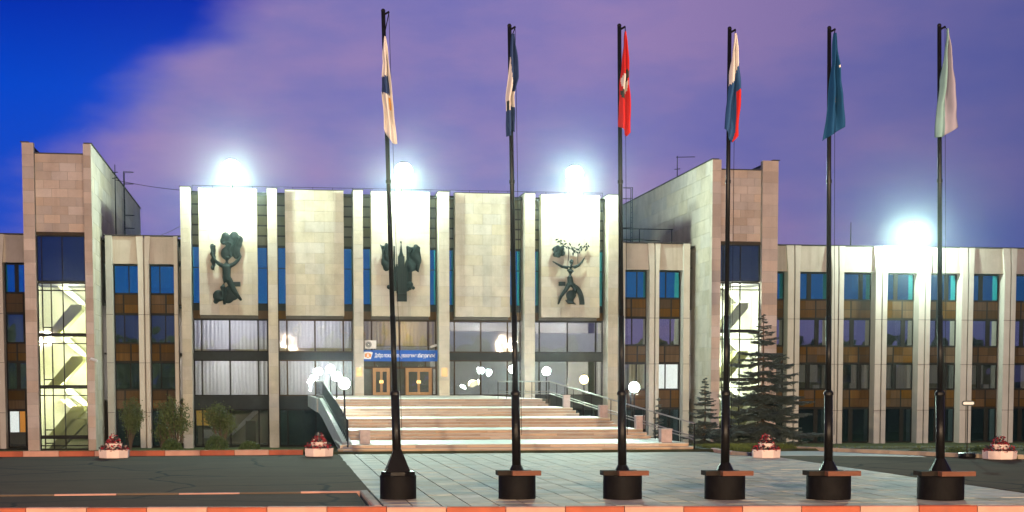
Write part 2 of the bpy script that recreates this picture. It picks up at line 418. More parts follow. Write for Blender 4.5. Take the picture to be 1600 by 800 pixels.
# line of the street kerb in front (runs a little askew to the building)
def ky(x): return 34.0 - (x + 5) * .125
struct('street_road', MB().slab(M_asphalt, [(-200, -60), (200, -60), (200, ky(200)), (-200, ky(-200))], -.30, -.14))
struct('forecourt_asphalt', MB().slab(M_asphalt, [(-70, 39.3), (2.36, 38.75), (2.42, 59.2), (-70, 59.2)], -.2, 0.0))
struct('front_lane', MB().slab(M_road, [(-70, ky(-70) + .2), (2.0, ky(2.0) + .2), (2.0, 38.55), (-70, 39.1)], -.2, -.02))
struct('side_road', MB().slab(M_asphalt, [(18.55, ky(18.55) + .2), (90, ky(90) + .2), (90, 50), (27, 51.6), (25.4, 53.0), (24.2, 55.3), (22.3, 58.6), (21.2, 60.6), (18.7, 60.3), (17.55, 60.0), (17.55, 57), (18.35, 55.6)], -.2, -.004))
struct('walkway', MB().slab(mat('pale_walkway', (.36, .35, .30), .7, .15, .8, .2, 20), [(18.75, 55.75), (20.5, 55.5), (22.4, 54.75), (23.9, 54.0), (24.1, 55.2), (22.2, 58.5), (21.1, 60.5), (18.7, 60.1)], -.1, .003))

def kerb_line(name, pts, h, w, seg, mats, z0=-.2, top=None, phase=0, label=None):
    """painted kerb stones, each its own piece, along a polyline"""
    root = tag(link(name, None, Matrix.Translation((pts[0][0], pts[0][1], 0))), kind='structure')
    k = phase; carry = None
    for (xa, ya), (xb, yb) in zip(pts[:-1], pts[1:]):
        L = math.hypot(xb - xa, yb - ya); n = max(1, round(L / seg)); a = math.atan2(yb - ya, xb - xa); s = L / n
        for i in range(n):
            t = (i + .5) / n; cx, cy = xa + (xb - xa) * t, ya + (yb - ya) * t
            m = mats[k % len(mats)]; k += 1
            key = ('kerb', m.name, round(s, 3), round(h, 3), round(w, 3))
            if key not in _cubes:
                b = .025; prof = [(-w / 2, z0), (w / 2, z0), (w / 2, h - b), (w / 2 - b, h), (-w / 2 + b, h), (-w / 2, h - b)]
                q = MB(); nn = len(prof); l2 = s / 2 - .008
                q.add([(-l2, p[0], p[1]) for p in prof] + [(l2, p[0], p[1]) for p in prof],
                      [tuple(range(nn)), tuple(range(nn, 2 * nn))[::-1]] + [(j, (j + 1) % nn, nn + (j + 1) % nn, nn + j) for j in range(nn)], m)
                _cubes[key] = q.mesh('kerb_stone')
            M = Matrix.Translation((cx, cy, rnd.uniform(-.008, .008))) @ Matrix.Rotation(a + rnd.uniform(-.004, .004), 4, 'Z')
            link('kerb_stone', _cubes[key], M, root)
    return root
x_l, x_r = -12.9, 24
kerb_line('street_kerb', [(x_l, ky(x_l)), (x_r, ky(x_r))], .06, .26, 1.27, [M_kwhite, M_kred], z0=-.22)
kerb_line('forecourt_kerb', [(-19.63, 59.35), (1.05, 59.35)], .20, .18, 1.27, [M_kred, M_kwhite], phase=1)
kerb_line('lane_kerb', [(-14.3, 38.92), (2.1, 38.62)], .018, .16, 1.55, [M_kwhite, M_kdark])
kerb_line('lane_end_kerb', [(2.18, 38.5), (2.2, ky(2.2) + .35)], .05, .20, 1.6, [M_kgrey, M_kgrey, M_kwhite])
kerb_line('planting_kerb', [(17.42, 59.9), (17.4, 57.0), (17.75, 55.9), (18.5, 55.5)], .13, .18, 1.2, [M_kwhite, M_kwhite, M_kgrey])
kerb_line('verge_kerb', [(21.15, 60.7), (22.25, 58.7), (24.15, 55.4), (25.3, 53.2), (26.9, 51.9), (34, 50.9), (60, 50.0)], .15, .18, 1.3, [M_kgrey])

def build_paving():
    bed = struct('plaza_paving', MB().slab(M_bed, [(2.34, 61.0), (2.28, ky(2.3) + .16), (18.65, ky(18.65) + .16), (18.5, 56), (17.5, 57), (17.4, 61.0)], -.2, -.022))
    w, d, g = .64, .95, .032
    cells = []
    for i in range(26):
        for j in range(32):
            x0 = 2.36 + i * w; y0 = 60.9 - (j + 1) * d
            x1, y1 = x0 + w, y0 + d
            if x1 > 18.6: continue
            if y1 > 57 and x1 > 17.4: continue
            if y0 < ky(x0) + .16: y0 = ky(x0) + .17
            if y1 - y0 < .1: continue
            cells.append((y0, x0, x1, y1))
    cells.sort()
    rest = MB()
    for k, (y0, x0, x1, y1) in enumerate(cells):
        z = rnd.uniform(-.004, .003)
        if k < 300: cube('paver', M_paver, x0 + g / 2, x1 - g / 2, y0 + g / 2, y1 - g / 2, -.06, z, bed)
        else: rest.box(M_paver, x0 + g / 2, x1 - g / 2, y0 + g / 2, y1 - g / 2, -.06, z)
    tag(rest.build('pavers', bed), kind='stuff')
build_paving()

# ------------------------------------------------------------------ entrance stairs and terrace
RISE = .135
FL = [(61.3, 2, 17.0, 3.0), (66.9, 3, 16.6, 2.95), (71.5, 3, 16.1, 2.85), (76.8, 3, 15.3, 2.75), (83.2, 3, 14.85, 2.65)]
def build_stairs():
    st = thing('entrance_stairs', (9.5, 61.3, 0), 'broad granite entrance stairs in five flights rising to the doors', 'stairs')
    z = 0.; N = len(FL)
    for k, (y, n, xr, xl) in enumerate(FL):
        yend = FL[k + 1][0] if k + 1 < N else 109.0
        xl0 = xl - (.55 if k == 0 else 0)
        for i in range(n):
            ya = y + .36 * i; yb = y + .36 * (i + 1) + .02 if i < n - 1 else yend + .02
            z2 = z + RISE; ins = .10 * i
            core = MB().box(M_bed, xl0 + ins, xr - ins, ya + .03, yb, z2 - RISE - (.6 if i == 0 else .02), z2 - .04)
            flt = core.build('step', st)
            # riser stones
            x = xl0 + ins; xe = xr - ins
            while x < xe - .05:
                L = min(rnd.uniform(1.2, 2.6), xe - x)
                if xe - x - L < .5: L = xe - x
                cube('riser_stone', M_step, x + .006, x + L - .006, ya, ya + .03, z + .002, z2 - .042, flt)
                x += L
            x = xl0 + ins
            while x < xe - .05:
                L = min(rnd.uniform(1.4, 2.2), xe - x)
                if xe - x - L < .5: L = xe - x
                cube('tread_slab', M_tread, x + .004, x + L - .004, ya - .03, yb - .03, z2 - .04, z2 + rnd.uniform(-.003, .003), flt)
                x += L
            z = z2
    # left cheek: a raking concrete beam, hollow underneath
    zt = z
    cheek = MB()
    pr = [(61.2, .02), (62.0, -.05), (66.5, .02), (74, .50), (81, .95), (84.2, 1.10), (86.0, 1.10), (86.0, zt + .04), (84.0, zt + .04), (81.5, zt - .12), (62.0, .36)]
    n = len(pr)
    cheek.add([(2.12 + (61.2 - y) * .012 + .55, y, q) for y, q in pr] + [(2.50 + (61.2 - y) * .012 + .55, y, q) for y, q in pr],
              [tuple(range(n)), tuple(range(n, 2 * n))[::-1]] + [(i, (i + 1) % n, n + (i + 1) % n, n + i) for i in range(n)], M_conc)
    cheek.build('cheek_wall', st)
    MB().box(M_conc, 2.3, 2.55, 86, 109, zt - .75, zt + .02).build('terrace_edge', st)
    MB().box(M_bed, 14.86, 15.1, 84, 109, zt - 2.6, zt - .02).build('terrace_side', st)
    return zt
ZT = build_stairs()

def stair_z(y):
    z = 0
    for k, (ys, n, xr, xl) in enumerate(FL):
        for i in range(n):
            if y >= ys + .36 * i: z += RISE
    return z
def railing(name, label, p0, p1, m_post, m_rail, npost, h, lower, flat=None, post_r=.022, rail_r=.032, foot=0.0):
    r = thing(name, (p0[0], p0[1], p0[2]), label, 'railing')
    P0, P1 = Vector(p0), Vector(p1)
    for i in range(npost):
        t = i / (npost - 1); p = P0.lerp(P1, t)
        big = 1.5 if i in (0, npost - 1) else 1
        MB().tube(m_post, [p + Vector((0, 0, -foot)), p + Vector((0, 0, h))], post_r * big, 6).build('post', r)
    up = Vector((0, 0, 1))
    top = [P0 + up * h, P1 + up * h] + ([Vector(flat) + up * h] if flat else [])
    MB().tube(m_rail, top, rail_r, 8).build('handrail', r, True)
    for q in lower:
        pts = [P0 + up * q, P1 + up * q] + ([Vector(flat) + up * q] if flat else [])
        MB().tube(m_rail, pts, rail_r * .8, 6).build('lower_rail', r, True)
    if flat:
        F_ = Vector(flat)
        for i in range(1, 7):
            p = P1.lerp(F_, i / 6)
            MB().tube(m_post, [p, p + up * h], post_r, 6).build('post', r)
    return r
railing('stair_railing', 'long steel railing with twin lower rails down right side of the entrance stairs', (17.05, 61.35, .13), (15.0, 83.9, ZT), M_black, M_steel, 15, .95, (.28, .40), flat=(12.3, 84.9, ZT), foot=.25)
railing('stair_railing', 'black railing with close balusters on the concrete cheek left of stairs', (2.86, 61.6, .30), (2.58, 83.9, ZT), M_black, M_black, 26, .95, (.18,), flat=(2.45, 92, ZT), post_r=.026, foot=.3)

def pedestal(x, y, z, w, h, label):
    p = thing('stone_pedestal', (x, y, z), label, 'pedestal', 'stone pedestals on the stair landings')
    MB().box(M_bin, x - w / 2, x + w / 2, y - w / 2, y + w / 2, z, z + h).build('body', p)
    MB().box(M_bin, x - w / 2 - .015, x + w / 2 + .015, y - w / 2 - .015, y + w / 2 + .015, z + h, z + h + .05).build('cap', p)
pedestal(16.15, 62.6, .27, .46, .52, 'squat stone pedestal on lowest landing by right railing')
pedestal(15.75, 73.2, 1.08, .40, .55, 'squat stone pedestal on third landing beside right railing')
pedestal(14.9, 78.2, 1.485, .34, .60, 'squat stone pedestal on fourth landing, nearest the doors on right')
pedestal(16.35, 68.1, .675, .38, .55, 'squat stone pedestal on second landing behind third flagpole')
pedestal(3.62, 63.0, .27, .42, .52, 'squat stone pedestal at left end of the lowest landing')

# ------------------------------------------------------------------ building: main hall
PIER = [-5.88, -.05, 5.82, 11.78, 17.85, 23.85]
PANEL = [(-5.02, -1.08), (.84, 4.84), (6.76, 10.83), (12.63, 16.52), (18.76, 22.97)]
YG = 109.2
def build_hall():
    b = thing('assembly_hall', (9, 113, -1.7), 'central hall block with tall stone piers and five big limestone panels', 'building')
    # body behind the glazing
    MB().box(M_core, -5.6, 23.6, 115, 150, -1.7, 15.7).build('back_wall', b)
    MB().box(M_roof, -5.9, 23.9, 108.6, 150, 15.72, 15.80).build('roof', b)
    for z0, z1 in ((-1.72, -1.68), (1.50, 1.80), (4.45, 4.85), (7.30, 7.42)):
        MB().box(M_room, -5.6, 23.6, YG + .12, 115, z0, z1).build('floor_slab', b)
    for k, c in enumerate(PIER):
        w = .66 if k < 3 else .74
        p = cube('pier', M_core, c - w / 2 + .04, c + w / 2 - .04, 107.55, 109.9, -1.7, 16.02, b)
        clad(p, M_stone, 'x', c - w / 2, c + w / 2, -1.7, 16.05, 107.55, 1.0, .92)
        clad(p, M_stone, 'y', 107.52, 109.1, -1.7, 16.05, c - w / 2 + .04, 1.7, .92, out=-1)
        clad(p, M_stone, 'y', 107.52, 109.1, -1.7, 16.05, c + w / 2 - .04, 1.7, .92, out=1)
        cube('coping', M_flash, c - w / 2 - .05, c + w / 2 + .05, 107.45, 109.9, 16.06, 16.10, p)
        if k < 5:
            c2 = PIER[k + 1]; w2 = .66 if k + 1 < 3 else .74
            xa, xb = c + w / 2 + .012, c2 - w2 / 2 - .012
            pa, pb = PANEL[k]
            pn = cube('wall_panel', M_core, pa + .03, pb - .03, 108.08, 109.0, 7.45, 15.95, b)
            clad(pn, M_stone, 'x', pa, pb, 7.42, 16.05, 108.08, 1.32, .72)
            clad(pn, M_stone, 'y', 108.05, 109.0, 7.42, 16.05, pa + .03, 1.2, .72, out=-1)
            clad(pn, M_stone, 'y', 108.05, 109.0, 7.42, 16.05, pb - .03, 1.2, .72, out=1)
            cube('coping', M_flash, pa - .04, pb + .04, 107.98, 109.1, 16.06, 16.09, pn)
            MB().box(M_frame, xa, xb, 108.75, 109.3, 15.78, 15.92).build('roof_edge', b)
            for s, e in ((xa, pa + .06), (pb - .06, xb)):
                for i in range(5):
                    z0 = 12.25 + i * .705
                    sp = cube('strip_panel', M_slat, s, e, 109.05, 109.12, z0 + .07, z0 + .66, b)
                cube('strip_backing', M_frame, s, e, 109.125, 109.2, 12.2, 15.78, b)
                window(b, s, e, 8.25, 12.2, YG, zs=(10.75,), gl=M_glass_t)
                cube('strip_panel', M_band, s, e, YG - .04, YG + .04, 7.80, 8.25, b)
                cube('strip_panel', M_spand, s, e, YG - .05, YG + .03, 7.24, 7.80, b)
            MB().box(M_frame, xa, xb, YG - .25, YG + .05, 7.20, 7.235).build('soffit_trim', b)
            MB().box(M_room, pa, pb, 109.0, 109.3, 7.24, 16).build('panel_backing', b)
            xm = (pa + pb) / 2
            fm = M_frame_br if k in (1, 2, 3) else M_frame
            xs = (pa + .05, xm, pb - .02)
            if k != 2:
                wa = window(b, xa, xb, 4.92, 7.20, YG, xs, gl=M_glass_c, fm=fm, t=.09)
                wb = window(b, xa, xb, 1.86, 4.39, YG, xs, gl=M_glass_c, fm=fm, t=.09)
                cu = M_curtain
                for s, e in zip((xa,) + xs, xs + (xb,)):
                    if e - s < .3: continue
                    if k in (0, 1, 2):
                        curtain(wa, cu, s + .06, e - .06, 5.10 if k else 4.98, 7.15, YG + .28)
                    elif k == 3:
                        cube('blind', M_blind, s + .04, e - .04, YG + .2, YG + .215, 4.98, 6.45, wa)
                    else:
                        cube('blind', M_blind, s + .04, e - .04, YG + .2, YG + .215, 5.0, 6.35, wa)
                    if k in (0, 1): curtain(wb, cu, s + .06, e - .06, 1.92, 4.32, YG + .25)
                    elif k == 3 or (k == 4 and e < xm + .1): cube('blind', M_blind, s + .05, e - .05, YG + .2, YG + .215, 1.92, 4.34, wb)
                if k in (0, 1):
                    cube('sill_board', M_curtain_y, xa, xb, YG + .12, YG + .2, 4.98, 5.22 if k == 1 else 5.12, b)
                cube('band_panel', M_band, xa, xb, YG - .06, YG + .06, 4.392, 4.918, b)
            else:
                wa = window(b, xa, xb, 4.55, 7.20, YG, xs, gl=M_glass_c, fm=M_frame_br, t=.09)
                for s, e in zip((xa,) + xs, xs + (xb,)):
                    if e - s > .3: curtain(wa, M_curtain_y, s + .05, e - .05, 5.4, 7.15, YG + .3)
                cube('sill_board', M_curtain, xa, xb, YG + .15, YG + .25, 4.6, 5.35, b)
            # plinth storey under the terrace level
            cube('band_panel', M_band, xa, xb, YG - .06, YG + .06, .95, 1.858, b)
            if k in (0, 1, 4):
                wg = window(b, xa, xb, -1.68, .95, YG, xs, gl=M_glass_d if k else M_glass_c, t=.09)
                if k == 0:
                    curtain(wg, M_litwarm, xa + .1, pa + 1.0, -.2, .9, YG + .5)
                    cube('furniture', M_blind, pa, pa + 1.3, YG + .7, YG + .8, -1.1, -.5, wg)
                    MB().prism(M_curtain, [(xm - .2, -.9), (xm + .1, -.9), (pb + .1, .85), (pb - .4, .85)], YG + 1.2, YG + 1.9).build('inner_stair', wg)
                    cube('furniture', M_frame_br, xm + 1.0, xm + 1.7, YG + .6, YG + .7, -1.6, .1, wg)
    # unseen fill lights added to brighten the hall curtains and blinds
    for c in (-3.0, 2.9, 14.6, 20.9):
        for z in (6.9, 4.1):
            point_light('room_fill_light', (c, YG + 2.6, z), 700 if c < 5 else 1000, (1.0, .93, .95), .3, b)
    # warm pendant lamps inside the ground floor
    for x, z, pw in ((-4.6, .6, 14), (3.4, .5, 9), (9.0, 6.6, 220), (7.2, 3.9, 30), (10.4, 3.9, 30)):
        point_light('room_fill_light', (x, YG + 1.6, z), pw, (1.0, .70, .34), .2, b)
    # entrance doors under the banner
    xa, xb = 6.16, 11.40
    pz, top = ZT + .01, 3.83
    win = window(b, xa, xb, top + .02, 4.55, YG, (7.0, 8.9, 10.6), gl=M_glass_c, fm=M_frame_br, t=.08, name='transom_light')
    for x0, x1 in ((xa, 6.86), (8.08, 9.18), (11.06, xb)):
        sw = window(b, x0, x1, pz, top, YG, gl=M_glass_c, fm=M_frame_br, t=.07, name='side_light')
    for d0 in (6.88, 9.20):
        w = 1.18 if d0 < 8 else 1.84
        fr = MB().box(M_door, d0, d0 + .12, YG - .09, YG + .05, pz, top).box(M_door, d0 + w - .12, d0 + w, YG - .09, YG + .05, pz, top).box(M_door, d0 + .12, d0 + w - .12, YG - .09, YG + .05, top - .14, top).build('door_frame', b)
        lw = (w - .24) / 2
        for i in (0, 1):
            x0 = d0 + .12 + lw * i; x1 = x0 + lw; t = .085
            dr = MB().box(M_door, x0 + .006, x0 + t, YG - .07, YG - .01, pz + .01, top - .15).box(M_door, x1 - t, x1 - .006, YG - .07, YG - .01, pz + .01, top - .15)
            dr.box(M_door, x0 + t, x1 - t, YG - .069, YG - .011, pz + .01, pz + .22).box(M_door, x0 + t, x1 - t, YG - .069, YG - .011, top - .26, top - .15)
            dr = dr.build('door', b)
            cube('pane', M_glass_c, x0 + t, x1 - t, YG - .045, YG - .035, pz + .22, top - .26, dr)
            hx = x1 - .14 if i == 0 else x0 + .02
            cube('handle', M_brass, hx, hx + .12, YG - .13, YG - .072, pz + .85, pz + 1.05, dr)
    cube('back_wall', M_room, 6.1, 11.5, 114.7, 114.9, ZT, 7.2, b)
build_hall()

def text_mesh(s, size, m, M, name, parent, width=None):
    cu = bpy.data.curves.new('t', 'FONT'); cu.body = s; cu.size = size; cu.align_x = 'LEFT'; cu.extrude = .006; cu.offset = .004
    o = bpy.data.objects.new('t', cu); COL.objects.link(o)
    dg = bpy.context.evaluated_depsgraph_get(); me = bpy.data.meshes.new_from_object(o.evaluated_get(dg))
    bpy.data.objects.remove(o)
    xs = [v.co.x for v in me.vertices]; w = max(xs) - min(xs); x0 = min(xs)
    if width:
        for v in me.vertices: v.co.x = (v.co.x - x0) * width / w
    me.materials.clear(); me.materials.append(m)
    return link(name, me, M, parent)
def build_banner():
    t = thing('banner', (8.8, 108.6, 4.28), 'blue banner with white lettering stretched above the entrance doors', 'banner')
    n = 24; v = []; f = []
    for i in range(n + 1):
        x = 6.14 + (11.44 - 6.14) * i / n; w = .015 * math.sin(i * .9)
        for z in (4.30, 5.08): v.append((x, 108.62 + w, z))
        for z in (5.08, 4.30): v.append((x, 108.65 + w, z))
    for i in range(n):
        for j in range(4): f.append((4 * i + j, 4 * i + (j + 1) % 4, 4 * i + 4 + (j + 1) % 4, 4 * i + 4 + j))
    MB().add(v, f, M_blue).build('cloth', t)
    text_mesh('Добро пожаловать, уважаемые абитуриенты!', .40, M_bannertext, Matrix.Translation((6.98, 108.59, 4.58)) @ Matrix.Rotation(R(90), 4, 'X'), 'lettering', t, 4.25)
    MB().prism(M_bannertext, [(6.2, 4.45), (6.7, 4.45), (6.84, 4.9), (6.72, 4.96), (6.25, 4.96), (6.18, 4.8)], 108.585, 108.60).build('emblem_ground', t)
    e = MB(); e.prism(M_orange, [(6.28, 4.60), (6.50, 4.52), (6.72, 4.60), (6.74, 4.80), (6.50, 4.90), (6.28, 4.82)], 108.57, 108.583).build('emblem', t)
    MB().prism(M_bannertext, [(6.42, 4.62), (6.58, 4.62), (6.58, 4.68), (6.53, 4.68), (6.53, 4.84), (6.47, 4.84), (6.47, 4.68), (6.42, 4.68)], 108.555, 108.568).build('emblem_figure', t)
build_banner()

def build_ac():
    t = thing('air_conditioner', (6.7, 108.7, 5.15), 'white air conditioner unit mounted above left end of the blue banner', 'air conditioner')
    MB().box(M_white, 6.30, 7.10, 108.72, 109.08, 5.18, 5.76).build('housing', t)
    g = MB().lathe(M_signdark, (0, 0, 0), [(.22, 0), (.22, .02)], 20).build('fan_grille', t)
    M = Matrix.Translation((6.56, 108.72, 5.47)) @ Matrix.Rotation(R(90), 4, 'X'); g.matrix_basis = M; WM[g.name] = M
    for r in (.19, .12):
        ring = MB().tube(M_white, [(6.56 + r * math.cos(a * math.pi / 8), 108.694, 5.47 + r * math.sin(a * math.pi / 8)) for a in range(17)], .012, 5).build('guard_ring', g)
    MB().ball(M_white, (6.56, 108.70, 5.47), .05).build('fan_hub', g)
    for x in (6.4, 7.0): MB().box(M_frame, x - .02, x + .02, 108.75, 109.2, 5.12, 5.176).build('bracket', t)
build_ac()
def sec_cam(x, y, z, s, label):
    t = thing('security_camera', (x, y, z), label, 'camera')
    MB().tube(M_white, [(x - .32 * s, y - .35, z - .10), (x + .1 * s, y - .12, z + .05)], .085, 8).build('housing', t)
    MB().tube(M_white, [(x + .1 * s, y - .12, z + .03), (x + .22 * s, y, z - .05)], .03, 6).build('arm', t)
sec_cam(11.25, 108.9, 5.40, 1, 'white security camera at right end of the blue banner')
sec_cam(-11.75, 103.9, 4.3, -1, 'small white security camera on right corner of the left stair tower')
for x0, x1, lab in ((5.62, 6.04, 'brass nameplate on stone pier left of the entrance doors'), (11.57, 11.99, 'brass nameplate on stone pier right of the entrance doors')):
    p = thing('nameplate', (x0, 107.4, 3.23), lab, 'plaque')
    MB().box(mat('nameplate_metal', (.52, .36, .18), .4, .2, 3, metal=.3), x0, x1, 107.475, 107.503, 3.22, 3.84).build('plate', p)
    for dx in (.03, x1 - x0 - .03):
        for z in (3.25, 3.81): MB().ball(M_brass, (x0 + dx, 107.47, z), .015, 5).build('screw', p)

# ------------------------------------------------------------------ building: office wings
FLOORS = [(-1.66, .9), (2.3, 4.2), (5.5, 7.5), (8.9, 10.88)]
SPAND = [(.9, 2.3), (4.2, 5.5), (7.5, 8.9)]
wrnd = random.Random(21)
def wing(name, label, x0, x1, bays, fins, back=135, parap=True, lit={}):
    """bays: window openings (x0,x1); fins: precast ribs (x0,x1) between them"""
    b = thing(name, ((x0 + x1) / 2, 109, -1.7), label, 'building')
    MB().box(M_core, x0, x1, 113.5, back, -1.7, 12.5).build('back_wall', b)
    MB().box(M_roof, x0, x1, 109.0, back, 12.55, 12.66).build('roof', b)
    for z in (-1.69, 1.5, 4.75, 8.1): MB().box(M_room, x0, x1, 109.75, 113.5, z, z + .12).build('floor_slab', b)
    MB().box(M_room, x0, x1, 109.75, 113.5, 11.1, 11.2).build('ceiling', b)
    for i, (a, c) in enumerate(fins):
        w = c - a; g = min(.10, w * .16)
        cut = a + w * .56
        f = MB()
        if w > .6:
            for s, e, fl in ((a, cut - g / 2, -1), (cut + g / 2, c, 1)):
                f.box(M_fin, s, e, 108.55, 109.9, -1.7, 10.9)
                # ribs flare outwards over the parapet
                lean = .30
                v = [(s, 108.552, 10.903), (e, 108.552, 10.903), (e, 109.5, 10.903), (s, 109.5, 10.903),
                     (s - (lean if fl < 0 else 0) * .4, 108.70, 12.8), (e + (lean if fl > 0 else 0) * .4, 108.70, 12.8), (e, 109.5, 12.8), (s, 109.5, 12.8)]
                f.add(v, [(0, 1, 2, 3), (4, 7, 6, 5), (0, 4, 5, 1), (1, 5, 6, 2), (2, 6, 7, 3), (3, 7, 4, 0)], M_fin)
            f.box(M_parapet, cut - g / 2, cut + g / 2, 108.85, 109.9, -1.7, 12.7)
        else:
            f.box(M_fin, a, c, 108.55, 109.9, -1.7, 12.8)
        fo = f.build('fin', b)
        for z in (.75, 4.15, 7.45):
            cube('joint', M_frame, a - .004, c + .004, 108.54, 108.62, z - .012, z + .012, fo)
    for j, (a, c) in enumerate(bays):
        pp = MB().prism(M_parapet, [(a - .02, 10.92), (c + .02, 10.92), (c + .02, 12.78), (a - .02, 12.78)], 108.82, 109.4).build('parapet_panel', b)
        cube('coping', M_flash, a - .6, c + .6, 108.64, 109.6, 12.82 + .002 * (j % 2), 12.87 + .002 * (j % 2), pp)
        for fl, (z0, z1) in enumerate(FLOORS):
            W = c - a; flip = (j + fl) % 2
            xs = (a + W * (.62 if flip else .36), a + W * (.72 if flip else .46)) if W > 1.9 else (a + W * (.60 if flip else .40),)
            gl = (M_glass_d, M_glass_d if x0 < 0 else M_glass_c, (M_glass_m if x0 > 20 else M_glass_d), M_glass_t)[fl]
            if (j, fl) in lit: gl = M_glass_c
            wz = window(b, a, c, z0, z1, 109.55, xs, gl=gl, t=.075, d=.12)
            if W > 1.9: cube('sash_post', M_frame, xs[0], xs[1], 109.50, 109.6, z0 + .06, z1 - .06, wz)
            kind = lit.get((j, fl))
            if kind == 'white': cube('blind', M_litblind, a + .1, c - .1, 109.75, 109.77, z0 + .05, z1 - .05, wz)
            elif kind == 'duo':
                cube('blind', M_litblind, a + .1, a + W * .36, 109.75, 109.77, z0 + 1.05, z1 - .05, wz)
                cube('curtain', M_litorange, a + W * .40, c - .05, 109.75, 109.77, z0 + 1.05, z1 - .05, wz)
            elif fl == 1 or wrnd.random() < (.45 if fl == 0 else .75):
                r = wrnd.random()
                s, e = (a + .05, a + W * wrnd.uniform(.3, .95)) if r < .5 else (a + W * wrnd.uniform(.1, .6), c - .05)
                if wrnd.random() < .5: curtain(wz, M_curtain if wrnd.random() < .8 else M_curtain_y, s, e, z0 + (.05 if fl else .6), z1 - .06, 109.85)
                else: cube('blind', M_blind, s, e, 109.78, 109.80, z0 + wrnd.uniform(.06, .9), z1 - .06, wz)
            if wrnd.random() < .5:
                q = wrnd.uniform(a + .2, c - .6)
                cube('desk_item', M_blind, q, q + wrnd.uniform(.25, .45), 109.72, 109.95, z0 + .06, z0 + .06 + wrnd.uniform(.2, .4), wz)
        for k, (z0, z1) in enumerate(SPAND):
            W = c - a
            sp = cube('spandrel', M_frame, a, c, 109.52, 109.62, z0 + .004, z1 - .004, b)
            flip = (j + k) % 2; xm = a + W * (.63 if flip else .37); zm = (z0 + z1) / 2
            for s, e in ((a + .05, xm - .05), (xm + .05, c - .05)):
                n = 2 if e - s > 1.2 else 1
                for q in range(n):
                    ss, ee = s + (e - s) * q / n, s + (e - s) * (q + 1) / n
                    for za, zb in ((z0 + .10, zm - .02), (zm + .02, z1 - .06)):
                        cube('spandrel_panel', M_spand, ss + .008, ee - .008, 109.49, 109.519, za, zb, sp)
    return b
wing('office_wing', 'left outer office wing, cut by the left edge of the photo', -24, -15.98, [(-21.4, -19.05), (-18.1, -16.2)], [(-22.3, -21.4), (-19.05, -18.1), (-16.2, -15.99)], lit={(1, 0): 'duo'})
wing('office_wing', 'two-bay office wing between left stair tower and central hall', -11.62, -6.25, [(-10.88, -9.17), (-8.44, -6.76)], [(-11.32, -10.88), (-9.17, -8.44), (-6.76, -6.5)])
wing('office_wing', 'two-bay office wing between central hall and right stair tower', 24.2, 30.2, [(24.97, 26.77), (27.48, 29.29)], [(24.6, 24.97), (26.77, 27.48), (29.29, 29.75)], lit={(1, 1): 'white'})
P0, PP, PW = 37.15, 3.365, .90
wing('office_wing', 'long office wing with many white fins at right side of photo', 34.96, 62.0,
     [(35.2, P0)] + [(P0 + PP * i + PW, P0 + PP * (i + 1)) for i in range(7)],
     [(34.97, 35.2)] + [(P0 + PP * i, P0 + PP * i + PW) for i in range(8)])

